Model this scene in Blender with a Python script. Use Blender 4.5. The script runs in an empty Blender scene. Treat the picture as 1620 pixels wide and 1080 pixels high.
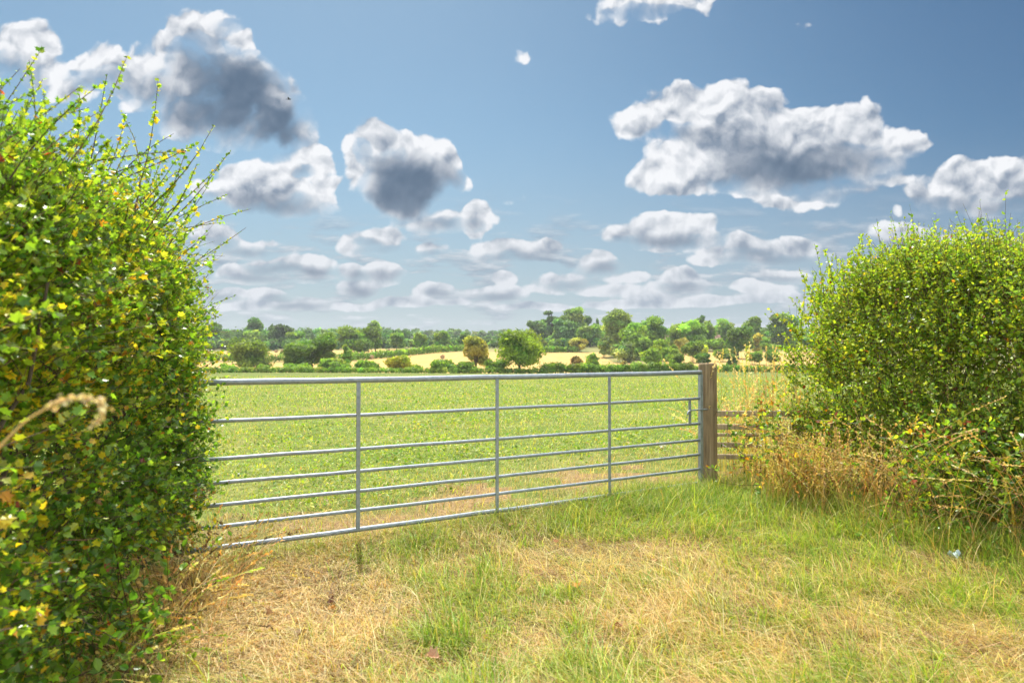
import bpy, math, random
import numpy as np
R = math.radians
SC = bpy.context.scene
COL = SC.collection

# ------------------------------------------------------------------ camera
HORIZON = 558.0          # eye level, in the 1620 x 1080 photograph
F_PX = 1080.0            # 24 mm lens
CAM_Z = 1.40
cam_d = bpy.data.cameras.new('camera')
cam = bpy.data.objects.new('camera', cam_d)
COL.objects.link(cam)
cam.location = (0, 0, CAM_Z)
cam.rotation_euler = (R(90 + 0.95), 0, 0)
cam_d.lens = 24
cam_d.sensor_width = 36
cam_d.clip_start = 0.05
cam_d.clip_end = 9000
cam_d.dof.use_dof = True
cam_d.dof.focus_distance = 6.8
cam_d.dof.aperture_fstop = 3.2
SC.camera = cam

# ------------------------------------------------------------------ render settings
SC.view_settings.view_transform = 'Standard'
SC.view_settings.look = 'None'
SC.view_settings.gamma = 1.0
SC.view_settings.exposure = 0.74
cy = SC.cycles
cy.max_bounces = 10
cy.diffuse_bounces = 5
cy.glossy_bounces = 2
cy.transmission_bounces = 7
cy.transparent_max_bounces = 6
cy.volume_bounces = 0
cy.use_adaptive_sampling = True
cy.adaptive_threshold = 0.02
cy.sample_clamp_indirect = 6
cy.use_denoising = True
cy.caustics_reflective = False
cy.caustics_refractive = False
SC.render.use_persistent_data = False

# ------------------------------------------------------------------ sun and sky
SUN_AZ, SUN_EL = R(-14), R(59)       # azimuth from +Y (the view), towards -X
sun_d = bpy.data.lights.new('sun', 'SUN')
sun = bpy.data.objects.new('sun', sun_d)
COL.objects.link(sun)
sun_d.energy = 4.4
sun_d.angle = R(0.5)
sun_d.color = (1.0, 0.94, 0.83)
sun.rotation_euler = (R(90) - SUN_EL, 0, math.pi - SUN_AZ)
sun.location = (-20, 60, 90)

world = bpy.data.worlds.new('World')
world.use_nodes = True
WT = world.node_tree
WT.nodes.clear()


def wnode(kind, **kw):
    n = WT.nodes.new(kind)
    for k, v in kw.items():
        setattr(n, k, v)
    return n


def put(sock, v):
    if isinstance(v, bpy.types.NodeSocket):
        WT.links.new(v, sock)
    else:
        sock.default_value = v


def M(op, a, b=None, c=None, clamp=False):
    n = wnode('ShaderNodeMath', operation=op, use_clamp=clamp)
    put(n.inputs[0], a)
    if b is not None:
        put(n.inputs[1], b)
    if c is not None:
        put(n.inputs[2], c)
    return n.outputs[0]


def VM(op, a, b=None, c=None):
    n = wnode('ShaderNodeVectorMath', operation=op)
    put(n.inputs[0], a)
    if b is not None:
        put(n.inputs[1], b)
    if c is not None:
        put(n.inputs[2], c)
    return n.outputs['Value'] if op in ('DOT_PRODUCT', 'LENGTH') else n.outputs[0]


def step(x, lo, hi, smooth=True):
    n = wnode('ShaderNodeMapRange', interpolation_type='SMOOTHSTEP' if smooth else 'LINEAR')
    put(n.inputs['Value'], x)
    put(n.inputs['From Min'], lo)
    put(n.inputs['From Max'], hi)
    return n.outputs[0]


def mixc(f, a, b):
    n = wnode('ShaderNodeMix', data_type='RGBA')
    put(n.inputs[0], f)
    put(n.inputs[6], a)
    put(n.inputs[7], b)
    return n.outputs[2]


def wnoise(vec, scale, detail, rough=0.5, color=False, w=None):
    n = wnode('ShaderNodeTexNoise', noise_dimensions='2D')
    put(n.inputs['Vector'], vec)
    put(n.inputs['Scale'], scale)
    put(n.inputs['Detail'], detail)
    put(n.inputs['Roughness'], rough)
    return n.outputs[1] if color else n.outputs[0]


def wvoro(vec, scale, detail):
    n = wnode('ShaderNodeTexVoronoi', voronoi_dimensions='2D', feature='F1')
    put(n.inputs['Vector'], vec)
    put(n.inputs['Scale'], scale)
    put(n.inputs['Detail'], detail)
    put(n.inputs['Roughness'], 0.5)
    return n.outputs['Distance']


SKY_STRENGTH = 0.075
SKY_TINT = (0.74, 0.97, 1.0)
CLOUD_GAIN = 0.66
sky = wnode('ShaderNodeTexSky', sky_type='NISHITA')
sky.sun_disc = False
sky.sun_elevation = SUN_EL
sky.sun_rotation = SUN_AZ
sky.altitude = 50
sky.air_density = 1.0
sky.dust_density = 1.0
sky.ozone_density = 2.0

tc = wnode('ShaderNodeTexCoord')
sep = wnode('ShaderNodeSeparateXYZ')
WT.links.new(tc.outputs['Generated'], sep.inputs[0])
dy = M('MAXIMUM', M('ABSOLUTE', sep.outputs[1]), 0.12)
U = M('DIVIDE', sep.outputs[0], dy)
V = M('DIVIDE', sep.outputs[2], dy)
comb = wnode('ShaderNodeCombineXYZ')
put(comb.inputs[0], U)
put(comb.inputs[1], V)
P = comb.outputs[0]
# nearer the horizon the clouds are farther off, so their lumps are finer
near = step(V, 0.03, 0.42, False)
amp = M('MULTIPLY_ADD', near, 0.020, 0.006)

# (photo x, photo y, half width, half height) of every lobe of the cumulus seen
CLOUD = [
    (320, 52, 56, 46), (262, 92, 72, 40), (325, 110, 88, 58), (368, 140, 72, 64), (430, 170, 58, 54), (465, 207, 50, 42), (380, 60, 26, 22), (210, 80, 26, 18),
    (140, 92, 46, 34), (215, 125, 70, 44), (175, 108, 66, 34), (25, 72, 80, 42), (5, 108, 100, 34), (72, 96, 40, 26), (330, 170, 100, 48), (395, 214, 86, 28), (300, 190, 60, 30),
    (478, 240, 42, 34), (488, 266, 38, 26), (505, 290, 30, 14), (120, 130, 60, 30),
    (410, 296, 92, 40), (468, 262, 44, 32), (345, 298, 42, 22), (488, 312, 42, 24), (440, 326, 85, 20), (516, 290, 26, 10),
    (590, 226, 50, 34), (650, 238, 58, 36), (562, 262, 20, 44), (700, 262, 40, 34), (640, 288, 66, 52), (722, 282, 24, 26),
    (610, 262, 58, 40), (700, 348, 64, 18), (752, 344, 26, 26), (650, 328, 40, 20),
    (825, 88, 20, 11), (835, 84, 12, 8), (828, 308, 10, 12), (805, 318, 12, 5),
    (1030, 2, 100, 30), (1000, 12, 70, 20), (1090, 4, 50, 22), (1245, 50, 26, 9), (1272, 42, 16, 9), (1160, 55, 7, 9),
    (1150, 150, 42, 30), (1100, 168, 92, 38), (1020, 186, 60, 32), (990, 196, 30, 20), (1200, 172, 60, 30), (1180, 212, 120, 34),
    (1330, 200, 88, 38), (1215, 232, 190, 62), (1270, 195, 40, 28), (1250, 238, 150, 40), (1390, 226, 66, 34), (1440, 228, 32, 20), (1340, 258, 100, 26),
    (1085, 274, 90, 30), (1040, 286, 52, 20), (1150, 262, 120, 36), (1200, 288, 120, 22),
    (1262, 314, 76, 18), (1340, 302, 80, 16), (1400, 284, 60, 12),
    (1530, 288, 72, 36), (1590, 282, 70, 34), (1470, 312, 46, 26), (1570, 316, 130, 24), (1660, 300, 80, 40), (1418, 332, 12, 10),
    (1430, 374, 58, 16), (1480, 380, 60, 14),
    (1062, 356, 66, 20), (1020, 372, 56, 18), (1060, 380, 90, 16), (1010, 396, 50, 8),
    (1180, 388, 34, 14), (1255, 388, 40, 12), (1210, 402, 92, 15), (1140, 412, 40, 8),
    (1078, 444, 30, 14), (1078, 456, 46, 9), (1040, 468, 60, 6),
    (946, 414, 32, 14), (948, 426, 42, 10), (890, 442, 44, 11), (990, 440, 40, 7), (880, 454, 46, 7),
    (790, 392, 46, 12), (810, 402, 66, 12), (868, 394, 22, 13), (860, 408, 36, 8),
    (590, 378, 48, 15), (570, 392, 36, 12), (615, 396, 42, 9),
    (684, 398, 26, 12), (690, 406, 34, 7),
    (345, 376, 44, 16), (390, 392, 60, 13), (430, 400, 50, 8),
    (440, 420, 54, 15), (395, 432, 44, 12), (490, 422, 36, 15), (440, 438, 90, 8),
    (560, 432, 26, 11), (605, 432, 40, 12), (565, 456, 34, 12), (600, 446, 30, 6),
    (350, 466, 44, 8), (430, 466, 34, 8), (465, 480, 54, 10), (380, 482, 60, 6), (690, 462, 32, 10), (780, 466, 46, 11),
    (796, 440, 20, 8), (640, 478, 60, 6), (720, 476, 60, 6), (1240, 436, 46, 8), (1190, 454, 56, 7), (1120, 476, 70, 6),
    (960, 458, 52, 6), (1010, 482, 80, 5), (850, 484, 70, 5), (540, 486, 70, 5), (1240, 470, 60, 6),
]
# their shaded bellies
BELLY = [
    (10, 95, 50, 18), (368, 124, 76, 70), (322, 92, 62, 44), (430, 178, 62, 50), (330, 60, 30, 18), (250, 128, 60, 26), (160, 116, 56, 18), (310, 165, 70, 34), (400, 215, 50, 16), (352, 34, 20, 8),
    (440, 322, 74, 22), (395, 312, 50, 16), (352, 308, 30, 9), (480, 268, 18, 8),
    (640, 274, 64, 50), (610, 262, 34, 30), (706, 274, 22, 18), (692, 352, 36, 10), (572, 240, 12, 16), (752, 352, 16, 8),
    (1260, 252, 140, 34), (1360, 240, 74, 26), (1110, 204, 70, 14), (1200, 225, 60, 16), (1420, 246, 40, 14), (1200, 276, 90, 14), (1330, 306, 60, 7),
    (1580, 322, 110, 14), (1520, 312, 60, 10), (1440, 384, 70, 7),
    (1062, 378, 66, 10), (1030, 380, 30, 7), (1225, 408, 70, 8), (1190, 398, 30, 6), (1084, 456, 36, 7), (956, 424, 32, 9),
    (905, 448, 36, 6), (805, 406, 54, 8), (868, 402, 18, 8), (600, 396, 34, 6), (585, 384, 18, 6), (690, 404, 22, 5),
    (380, 396, 60, 8), (345, 384, 24, 8), (440, 424, 44, 8), (495, 428, 28, 9), (410, 438, 50, 6), (566, 436, 20, 7), (606, 436, 30, 8), (568, 460, 28, 8),
    (1030, 12, 50, 8), (470, 484, 40, 7), (350, 470, 30, 5), (695, 465, 22, 5), (786, 470, 34, 6), (1245, 440, 30, 4), (436, 470, 24, 5),
]

# a wobble in the outlines
wob = VM('SUBTRACT', wnoise(P, 9.0, 4.0, 0.58, color=True), (0.5, 0.5, 0.5))
sc3 = wnode('ShaderNodeVectorMath', operation='SCALE')
put(sc3.inputs[0], wob)
put(sc3.inputs['Scale'], M('MULTIPLY', amp, 2.0))
PW = VM('ADD', P, sc3.outputs[0])


def lobes(table, soft, k, x0, x1, grow=1.0, drop=0.0):
    """signed depth inside the union of the lobes that reach the strip x0..x1"""
    acc = -0.05
    for x, y, rx, ry in table:
        if x + rx * 1.5 + 40 < x0 or x - rx * 1.5 - 40 > x1:
            continue
        cx, cyy = (x - 810) / F_PX, (HORIZON - y - drop * ry) / F_PX
        if y > 340:
            rx, ry = rx * 1.12, ry * grow
        rx, ry = rx * k / F_PX, (ry * k + 2) / F_PX
        q = VM('MULTIPLY_ADD', PW, (1 / rx, 1 / ry, 0), (-cx / rx, -cyy / ry, 0))
        q = VM('DOT_PRODUCT', q, q)
        r = min(rx, ry) * 0.75 + 0.005
        d = M('MULTIPLY_ADD', q, -r, r)
        acc = M('SMOOTH_MAX', acc, d, soft)
    return acc


def puffs(vec):
    big = M('SUBTRACT', 0.40, wvoro(vec, 13.0, 2.0))
    fine = M('SUBTRACT', wnoise(vec, 26.0, 5.0, 0.55), 0.5)
    return M('MULTIPLY_ADD', fine, 0.75, M('MULTIPLY', big, 1.05))


n0 = puffs(PW)
n1 = puffs(VM('ADD', PW, (-0.004, 0.011, 0)))          # a step towards the sun
relief = M('SUBTRACT', n0, n1)
# thin veil low over the horizon
veil = M('MULTIPLY', step(V, 0.34, 0.0), M('MULTIPLY_ADD', wnoise(VM('MULTIPLY', P, (1.0, 5.0, 0)), 5.0, 4.0, 0.55), 0.6, 0.3))
VEIL_C = (0.215, 0.258, 0.315, 1)
# paler on the sun's side, deeper blue away from it
glow = step(VM('DOT_PRODUCT', tc.outputs['Generated'], (-0.50, 0.86, 0.10)), 0.30, 0.98)
tint = VM('MULTIPLY', sky.outputs[0], mixc(glow, (0.23, 0.41, 0.51, 1), (0.66, 0.82, 0.79, 1)))
hazy_sky = VM('MULTIPLY', mixc(M('MULTIPLY', step(V, 0.36, -0.02), 0.8), VM('MULTIPLY', tint, (SKY_STRENGTH,) * 3), VEIL_C), (1, 1, 1))
# long flat sheets of cloud far off, drawn out along the horizon
bank = wnoise(VM('MULTIPLY', P, (4.0, 17.0, 0)), 2.4, 5.0, 0.58)
bank_in = M('MULTIPLY', step(V, 0.015, 0.05), step(V, 0.25, 0.12))
bank_a = M('MULTIPLY', step(bank, 0.47, 0.66), bank_in)
bank_up = wnoise(VM('MULTIPLY_ADD', P, (4.0, 17.0, 0), (0.0, 0.12, 0)), 2.4, 5.0, 0.58)
bank_c = mixc(M('MULTIPLY_ADD', M('SUBTRACT', bank, bank_up), 3.2, 0.36, True), (0.135, 0.18, 0.24, 1), (0.40, 0.42, 0.45, 1))
hazy_sky = mixc(M('MULTIPLY', bank_a, 0.78), hazy_sky, bank_c)
low = M('MULTIPLY', step(V, 0.24, 0.0, False), 0.58)
w_in = M('MULTIPLY_ADD', near, 0.0070, 0.0032)


def cloud_strip(x0, x1):
    D = lobes(CLOUD, 0.010, 1.16, x0, x1, 1.28)
    K = lobes(BELLY, 0.012, 1.14, x0, x1, 1.05, 0.38)
    DD = M('MULTIPLY_ADD', n0, M('MULTIPLY', amp, 1.25), D)
    alpha = step(DD, -0.0010, M('MULTIPLY_ADD', step(K, -0.012, 0.008), M('MULTIPLY', w_in, 2.6), w_in))
    KK = M('MULTIPLY_ADD', n0, M('MULTIPLY', amp, -0.60), K)
    belly = M('MULTIPLY', step(KK, M('MULTIPLY', amp, -0.30), M('MULTIPLY_ADD', near, 0.050, 0.010)),
              step(DD, -0.001, M('MULTIPLY_ADD', near, 0.006, 0.002)))
    deep = step(DD, 0.0, M('MULTIPLY_ADD', near, 0.045, 0.010))
    lit = M('MULTIPLY_ADD', relief, 1.75, M('MULTIPLY_ADD', deep, -0.30, 0.82), True)
    white = mixc(lit, (0.22, 0.28, 0.37, 1), (0.84, 0.85, 0.875, 1))
    dark = mixc(M('MULTIPLY_ADD', relief, 0.45, M('MULTIPLY_ADD', step(KK, 0.0, M('MULTIPLY_ADD', near, 0.06, 0.015)), -0.35, 0.50), True), (0.062, 0.112, 0.19, 1), (0.20, 0.265, 0.36, 1))
    cl = mixc(low, VM('MULTIPLY', mixc(belly, white, dark), (CLOUD_GAIN,) * 3), VEIL_C)
    out = mixc(M('MULTIPLY', alpha, 0.98), hazy_sky, cl)
    b = wnode('ShaderNodeBackground')
    put(b.inputs[0], out)
    return b.outputs[0]


def mixs(f, a, b):
    n = wnode('ShaderNodeMixShader')
    put(n.inputs[0], f)
    WT.links.new(a, n.inputs[1])
    WT.links.new(b, n.inputs[2])
    return n.outputs[0]


def px_u(x):
    return (x - 810) / F_PX


EDGES = [-300, 330, 560, 860, 1130, 1370, 1900]
strips = [cloud_strip(a, b) for a, b in zip(EDGES, EDGES[1:])]
sh = strips[0]
for e, st in zip(EDGES[1:], strips[1:]):
    sh = mixs(M('GREATER_THAN', U, px_u(e)), sh, st)
# the rest of the dome: blue sky with unseen bright cumulus added for fill
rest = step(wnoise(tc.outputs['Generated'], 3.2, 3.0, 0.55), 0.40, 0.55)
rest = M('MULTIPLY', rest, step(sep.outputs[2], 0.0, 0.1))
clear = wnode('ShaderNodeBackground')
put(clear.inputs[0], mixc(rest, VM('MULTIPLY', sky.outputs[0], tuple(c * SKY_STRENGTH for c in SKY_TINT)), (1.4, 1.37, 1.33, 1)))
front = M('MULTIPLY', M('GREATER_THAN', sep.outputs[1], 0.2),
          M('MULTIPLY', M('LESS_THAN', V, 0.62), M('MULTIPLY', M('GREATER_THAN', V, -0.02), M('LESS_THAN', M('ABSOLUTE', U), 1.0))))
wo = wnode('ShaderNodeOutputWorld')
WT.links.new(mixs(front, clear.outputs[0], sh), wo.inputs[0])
world.cycles.sampling_method = 'NONE'
SC.world = world

# ------------------------------------------------------------------ helpers
rng = np.random.default_rng(7)


def tag(o, label, cat, group=None, kind=None):
    o['label'] = label
    o['category'] = cat
    if group:
        o['group'] = group
    if kind:
        o['kind'] = kind
    return o


def empty(name, loc, rz=0.0):
    o = bpy.data.objects.new(name, None)
    COL.objects.link(o)
    o.location = loc
    o.rotation_euler = (0, 0, rz)
    o.empty_display_size = 0.2
    return o


class Geo:
    """collects polygons with a colour per vertex, then links them as one mesh object"""

    def __init__(self):
        self.v, self.f, self.c, self.n = [], [], [], 0

    def add(self, verts, faces, col=(1, 1, 1)):
        """verts (n,3); faces list of arrays (m,k) or one array; col one colour or (n,3)"""
        verts = np.asarray(verts, float).reshape(-1, 3)
        if isinstance(faces, np.ndarray):
            faces = [faces]
        for fa in faces:
            fa = np.asarray(fa, int)
            if fa.size:
                self.f.append(fa + self.n)
        self.v.append(verts)
        c = np.asarray(col, float)
        if c.ndim == 1:
            c = np.broadcast_to(c, (len(verts), 3))
        self.c.append(c)
        self.n += len(verts)
        return self

    def build(self, name, material, parent=None, smooth=False, loc=None):
        v = np.concatenate(self.v)
        if loc is not None:
            v = v - np.asarray(loc)
        c = np.concatenate(self.c)
        me = bpy.data.meshes.new(name)
        me.vertices.add(len(v))
        me.vertices.foreach_set('co', v.astype(np.float32).ravel())
        loops = np.concatenate([f.ravel() for f in self.f])
        sizes = np.concatenate([np.full(len(f), f.shape[1]) for f in self.f])
        starts = np.concatenate([[0], np.cumsum(sizes)[:-1]])
        me.loops.add(len(loops))
        me.loops.foreach_set('vertex_index', loops.astype(np.int32))
        me.polygons.add(len(sizes))
        me.polygons.foreach_set('loop_start', starts.astype(np.int32))
        me.polygons.foreach_set('use_smooth', np.full(len(sizes), smooth))
        at = me.color_attributes.new('col', 'FLOAT_COLOR', 'POINT')
        rgba = np.ones((len(v), 4), np.float32)
        rgba[:, :3] = c
        at.data.foreach_set('color', rgba.ravel())
        me.update(calc_edges=True)
        me.materials.append(material)
        o = bpy.data.objects.new(name, me)
        COL.objects.link(o)
        if parent is not None:
            o.parent = parent
        elif loc is not None:
            o.location = loc
        return o


def unit(a):
    return a / np.maximum(np.linalg.norm(a, axis=-1, keepdims=True), 1e-9)


_perm = np.random.default_rng(99).random((256, 256))


def vnoise(x, y):
    xi, yi = np.floor(x).astype(int), np.floor(y).astype(int)
    fx, fy = x - xi, y - yi
    fx, fy = fx * fx * (3 - 2 * fx), fy * fy * (3 - 2 * fy)
    g = lambda a, b: _perm[a & 255, b & 255]
    return (g(xi, yi) * (1 - fx) + g(xi + 1, yi) * fx) * (1 - fy) + (g(xi, yi + 1) * (1 - fx) + g(xi + 1, yi + 1) * fx) * fy


def fbm(x, y, s=1.0, o=4):
    t, a, n = 0, 0.5, 0
    for k in range(o):
        t = t + a * vnoise(x * s * 2 ** k + 17.3 * k, y * s * 2 ** k + 5.1 * k)
        n += a
        a *= 0.5
    return t / n


def sstep(x, a, b):
    t = np.clip((x - a) / (b - a), 0, 1)
    return t * t * (3 - 2 * t)


def tubes(pts, rad, sides=3):
    """pts (N,L,3), rad (N,L) -> verts, quads"""
    N, L, _ = pts.shape
    d = unit(np.gradient(pts, axis=1))
    ref = np.where(np.abs(d[..., 2:3]) > 0.9, np.array([1.0, 0, 0]), np.array([0, 0, 1.0]))
    a = unit(np.cross(d, ref))
    b = np.cross(d, a)
    ang = np.arange(sides) * 2 * np.pi / sides
    v = pts[:, :, None, :] + rad[:, :, None, None] * (a[:, :, None, :] * np.cos(ang)[:, None] + b[:, :, None, :] * np.sin(ang)[:, None])
    idx = np.arange(N * L * sides).reshape(N, L, sides)
    i0, i1 = idx[:, :-1], idx[:, 1:]
    q = np.stack([i0, np.roll(i0, -1, 2), np.roll(i1, -1, 2), i1], -1).reshape(-1, 4)
    return v.reshape(-1, 3), q


def tube(g, pts, rad, sides=12, col=(1, 1, 1), cap=True):
    pts = np.asarray(pts, float)
    rad = np.broadcast_to(np.asarray(rad, float), (len(pts),))
    v, q = tubes(pts[None], rad[None], sides)
    f = [q]
    if cap:
        n = len(v)
        f.append(np.arange(sides)[::-1][None])
        f.append(np.arange(n - sides, n)[None])
    g.add(v, f, col)


def box(g, p0, p1, w, t, col=(1, 1, 1), up=(0, 0, 1), bev=0.003):
    """a bar from p0 to p1, w across (along up x dir), t along up, edges chamfered"""
    p0, p1 = np.asarray(p0, float), np.asarray(p1, float)
    d = unit(p1 - p0)
    s = unit(np.cross(np.asarray(up, float), d))
    u = np.cross(d, s)
    w, t = w / 2, t / 2
    b = min(bev, w * .45, t * .45)
    prof = [(w - b, -t), (w, -t + b), (w, t - b), (w - b, t), (-w + b, t), (-w, t - b), (-w, -t + b), (-w + b, -t)]
    v = np.array([p + s * a + u * c for p in (p0, p1) for a, c in prof])
    i = np.arange(8)
    q = np.stack([i, (i + 1) % 8, (i + 1) % 8 + 8, i + 8], -1)
    g.add(v, [q, i[::-1][None], (i + 8)[None]], col)


# leaf outlines: (x across, y along, z fold); fans from vertex 0
LOBED = np.array([(0, .42, -.03), (0, 0, 0), (.22, .12, .04), (.46, .22, .10), (.30, .40, .05), (.48, .66, .10), (.20, .68, .03), (0, 1.0, -.05),
                  (-.20, .68, .03), (-.48, .66, .10), (-.30, .40, .05), (-.46, .22, .10), (-.22, .12, .04)])
OVAL = np.array([(0, .45, -.04), (0, 0, 0), (.26, .26, .06), (.30, .6, .07), (0, 1.0, -.06), (-.30, .6, .07), (-.26, .26, .06)])
QUAD = None


def leaves(g, pos, axis, nrm, size, col, shape):
    n, m = len(pos), len(shape)
    a = unit(axis)
    b = unit(np.cross(a, nrm))
    c = np.cross(b, a)
    t = shape[None] * size[:, None, None]
    v = pos[:, None] + t[..., 0:1] * b[:, None] + t[..., 1:2] * a[:, None] + t[..., 2:3] * c[:, None]
    k = np.arange(1, m)
    tri = np.stack([np.zeros(m - 1, int), k, np.roll(k, -1)], -1)
    f = (np.arange(n)[:, None, None] * m + tri[None]).reshape(-1, 3)
    g.add(v.reshape(-1, 3), f, np.repeat(col, m, axis=0))


def blades(g, base, h, w, ang, lean, col, levels=4, droop=0.55):
    """grass blades: base (N,3); ang = lean direction; lean 0 upright .. 1.5 lying"""
    n = len(base)
    t = np.linspace(0, 1, levels)
    d = np.stack([np.cos(ang), np.sin(ang), np.zeros(n)], -1)
    s = np.stack([-np.sin(ang + 0.6 * rng.standard_normal(n)), np.cos(ang), np.zeros(n)], -1)
    s = unit(s)
    hor = lean[:, None] * (0.35 * t + 0.65 * t ** 2)
    ver = t * np.maximum(1 - droop * np.minimum(lean, 1.5)[:, None] * t, 0.08)
    p = base[:, None] + h[:, None, None] * (d[:, None] * hor[..., None] + np.array([0, 0, 1.0]) * ver[..., None])
    ww = (w[:, None] * np.maximum(1 - t ** 1.6, 0.06))[..., None] * 0.5
    v = np.stack([p - s[:, None] * ww, p + s[:, None] * ww], 2)
    idx = np.arange(n * levels * 2).reshape(n, levels, 2)
    q = np.stack([idx[:, :-1, 0], idx[:, :-1, 1], idx[:, 1:, 1], idx[:, 1:, 0]], -1).reshape(-1, 4)
    g.add(v.reshape(-1, 3), q, np.repeat(col, levels * 2, axis=0))


def pick(n, palette, weights):
    pal = np.array(palette, float)
    w = np.array(weights, float)
    if w.ndim == 1:
        i = rng.choice(len(pal), n, p=w / w.sum())
    else:
        cw = np.cumsum(w / w.sum(1, keepdims=True), axis=1)
        i = (rng.random(n)[:, None] > cw).sum(1).clip(0, len(pal) - 1)
    c = pal[i] * np.exp(0.22 * rng.standard_normal((n, 1))) * np.exp(0.07 * rng.standard_normal((n, 3)))
    return np.clip(c, 0.004, 0.8)


# ------------------------------------------------------------------ materials
def new_mat(name):
    m = bpy.data.materials.new(name)
    m.use_nodes = True
    m.node_tree.nodes.clear()
    return m, m.node_tree


class NT:
    def __init__(self, t):
        self.t = t

    def n(self, kind, inputs=None, **kw):
        x = self.t.nodes.new(kind)
        for k, v in kw.items():
            setattr(x, k, v)
        for k, v in (inputs or {}).items():
            self.put(x.inputs[k], v)
        return x

    def put(self, s, v):
        if isinstance(v, bpy.types.NodeSocket):
            self.t.links.new(v, s)
        else:
            s.default_value = v

    def noise(self, vec, scale, detail=4, rough=0.55):
        return self.n('ShaderNodeTexNoise', {'Vector': vec, 'Scale': scale, 'Detail': detail, 'Roughness': rough}).outputs[0]

    def ramp(self, fac, stops):
        r = self.n('ShaderNodeValToRGB', {'Fac': fac})
        e = r.color_ramp.elements
        e[0].position, e[0].color = stops[0][0], (*stops[0][1], 1)
        e[1].position, e[1].color = stops[-1][0], (*stops[-1][1], 1)
        for p, c in stops[1:-1]:
            k = e.new(p)
            k.color = (*c, 1)
        return r.outputs[0]

    def mix(self, f, a, b, mode='MIX'):
        x = self.n('ShaderNodeMix', data_type='RGBA', blend_type=mode)
        self.put(x.inputs[0], f)
        self.put(x.inputs[6], a)
        self.put(x.inputs[7], b)
        return x.outputs[2]

    def math(self, op, a, b=0.0, c=0.0):
        x = self.n('ShaderNodeMath', operation=op)
        self.put(x.inputs[0], a)
        self.put(x.inputs[1], b)
        self.put(x.inputs[2], c)
        return x.outputs[0]

    def out(self, shader):
        o = self.n('ShaderNodeOutputMaterial')
        self.t.links.new(shader, o.inputs[0])


def leaf_mat(name, trans=0.42, rough=0.42, spec=0.5, warm=(1.25, 1.2, 0.55), by_object=False):
    m, t = new_mat(name)
    q = NT(t)
    c = q.n('ShaderNodeAttribute', attribute_name='col').outputs['Color']
    if by_object:
        c = q.mix(1.0, c, q.n('ShaderNodeObjectInfo').outputs['Color'], 'MULTIPLY')
    p = q.n('ShaderNodeBsdfPrincipled', {'Base Color': c, 'Roughness': rough, 'Specular IOR Level': spec})
    tr = q.n('ShaderNodeBsdfTranslucent', {'Color': q.mix(1.0, c, (*warm, 1), 'MULTIPLY')})
    s = q.n('ShaderNodeMixShader', {0: trans})
    t.links.new(p.outputs[0], s.inputs[1])
    t.links.new(tr.outputs[0], s.inputs[2])
    q.out(s.outputs[0])
    return m


def simple_mat(name, rough=0.7, metallic=0.0):
    m, t = new_mat(name)
    q = NT(t)
    c = q.n('ShaderNodeAttribute', attribute_name='col').outputs['Color']
    p = q.n('ShaderNodeBsdfPrincipled', {'Base Color': c, 'Roughness': rough, 'Metallic': metallic})
    q.out(p.outputs[0])
    return m


LEAF = leaf_mat('hedge_leaf', 0.52, 0.34, 0.6, (1.55, 1.45, 0.5))
GRASS = leaf_mat('grass_blade', 0.42, 0.5, 0.4, (1.4, 1.3, 0.6))
CROWN = leaf_mat('tree_leaf', 0.50, 0.55, 0.3, (1.25, 1.25, 0.5), by_object=True)
BARK = simple_mat('bark', 0.85)
TWIG = simple_mat('twig', 0.75)


def ground_mat(name, kind):
    m, t = new_mat(name)
    q = NT(t)
    pos = q.n('ShaderNodeTexCoord').outputs['Object']
    if kind == 'verge':
        a = q.noise(pos, 1.3, 5)
        b = q.noise(pos, 30, 6, 0.65)
        c = q.ramp(b, [(0.3, (.10, .065, .035)), (0.5, (.24, .165, .085)), (0.7, (.36, .26, .13))])
        c2 = q.ramp(b, [(0.3, (.07, .075, .022)), (0.55, (.16, .17, .05)), (0.75, (.27, .24, .09))])
        c = q.mix(q.ramp(a, [(.42, (0, 0, 0)), (.6, (1, 1, 1))]), c, c2)
    elif kind == 'pasture':
        a = q.noise(pos, 0.35, 5)
        b = q.noise(pos, 5.0, 7, 0.7)
        c = q.ramp(b, [(0.28, (.05, .075, .016)), (0.5, (.11, .155, .03)), (0.72, (.21, .24, .06))])
        c2 = q.ramp(b, [(0.28, (.09, .085, .03)), (0.5, (.19, .20, .06)), (0.72, (.31, .29, .11))])
        c = q.mix(q.ramp(a, [(.45, (0, 0, 0)), (.68, (1, 1, 1))]), c, c2)
    elif kind == 'stubble':
        w = q.n('ShaderNodeTexWave', {'Vector': pos, 'Scale': 0.16, 'Distortion': 1.5, 'Detail': 2.0}, bands_direction='X').outputs[1]
        b = q.noise(pos, 0.25, 6, 0.6)
        c = q.ramp(b, [(0.3, (.40, .265, .085)), (0.7, (.52, .37, .14))])
        c = q.mix(q.math('MULTIPLY', w, 0.25), c, (.34, .22, .07, 1))
    else:
        b = q.noise(pos, 0.05, 6, 0.6)
        c = q.ramp(b, [(0.3, (.10, .13, .04)), (0.5, (.20, .20, .07)), (0.7, (.36, .28, .13))])
    bump = q.n('ShaderNodeBump', {'Height': b, 'Strength': 0.5, 'Distance': 0.03 if kind in ('verge', 'pasture') else 0.3})
    p = q.n('ShaderNodeBsdfPrincipled', {'Base Color': c, 'Roughness': 0.95, 'Specular IOR Level': 0.1, 'Normal': bump.outputs[0]})
    q.out(p.outputs[0])
    return m


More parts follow.
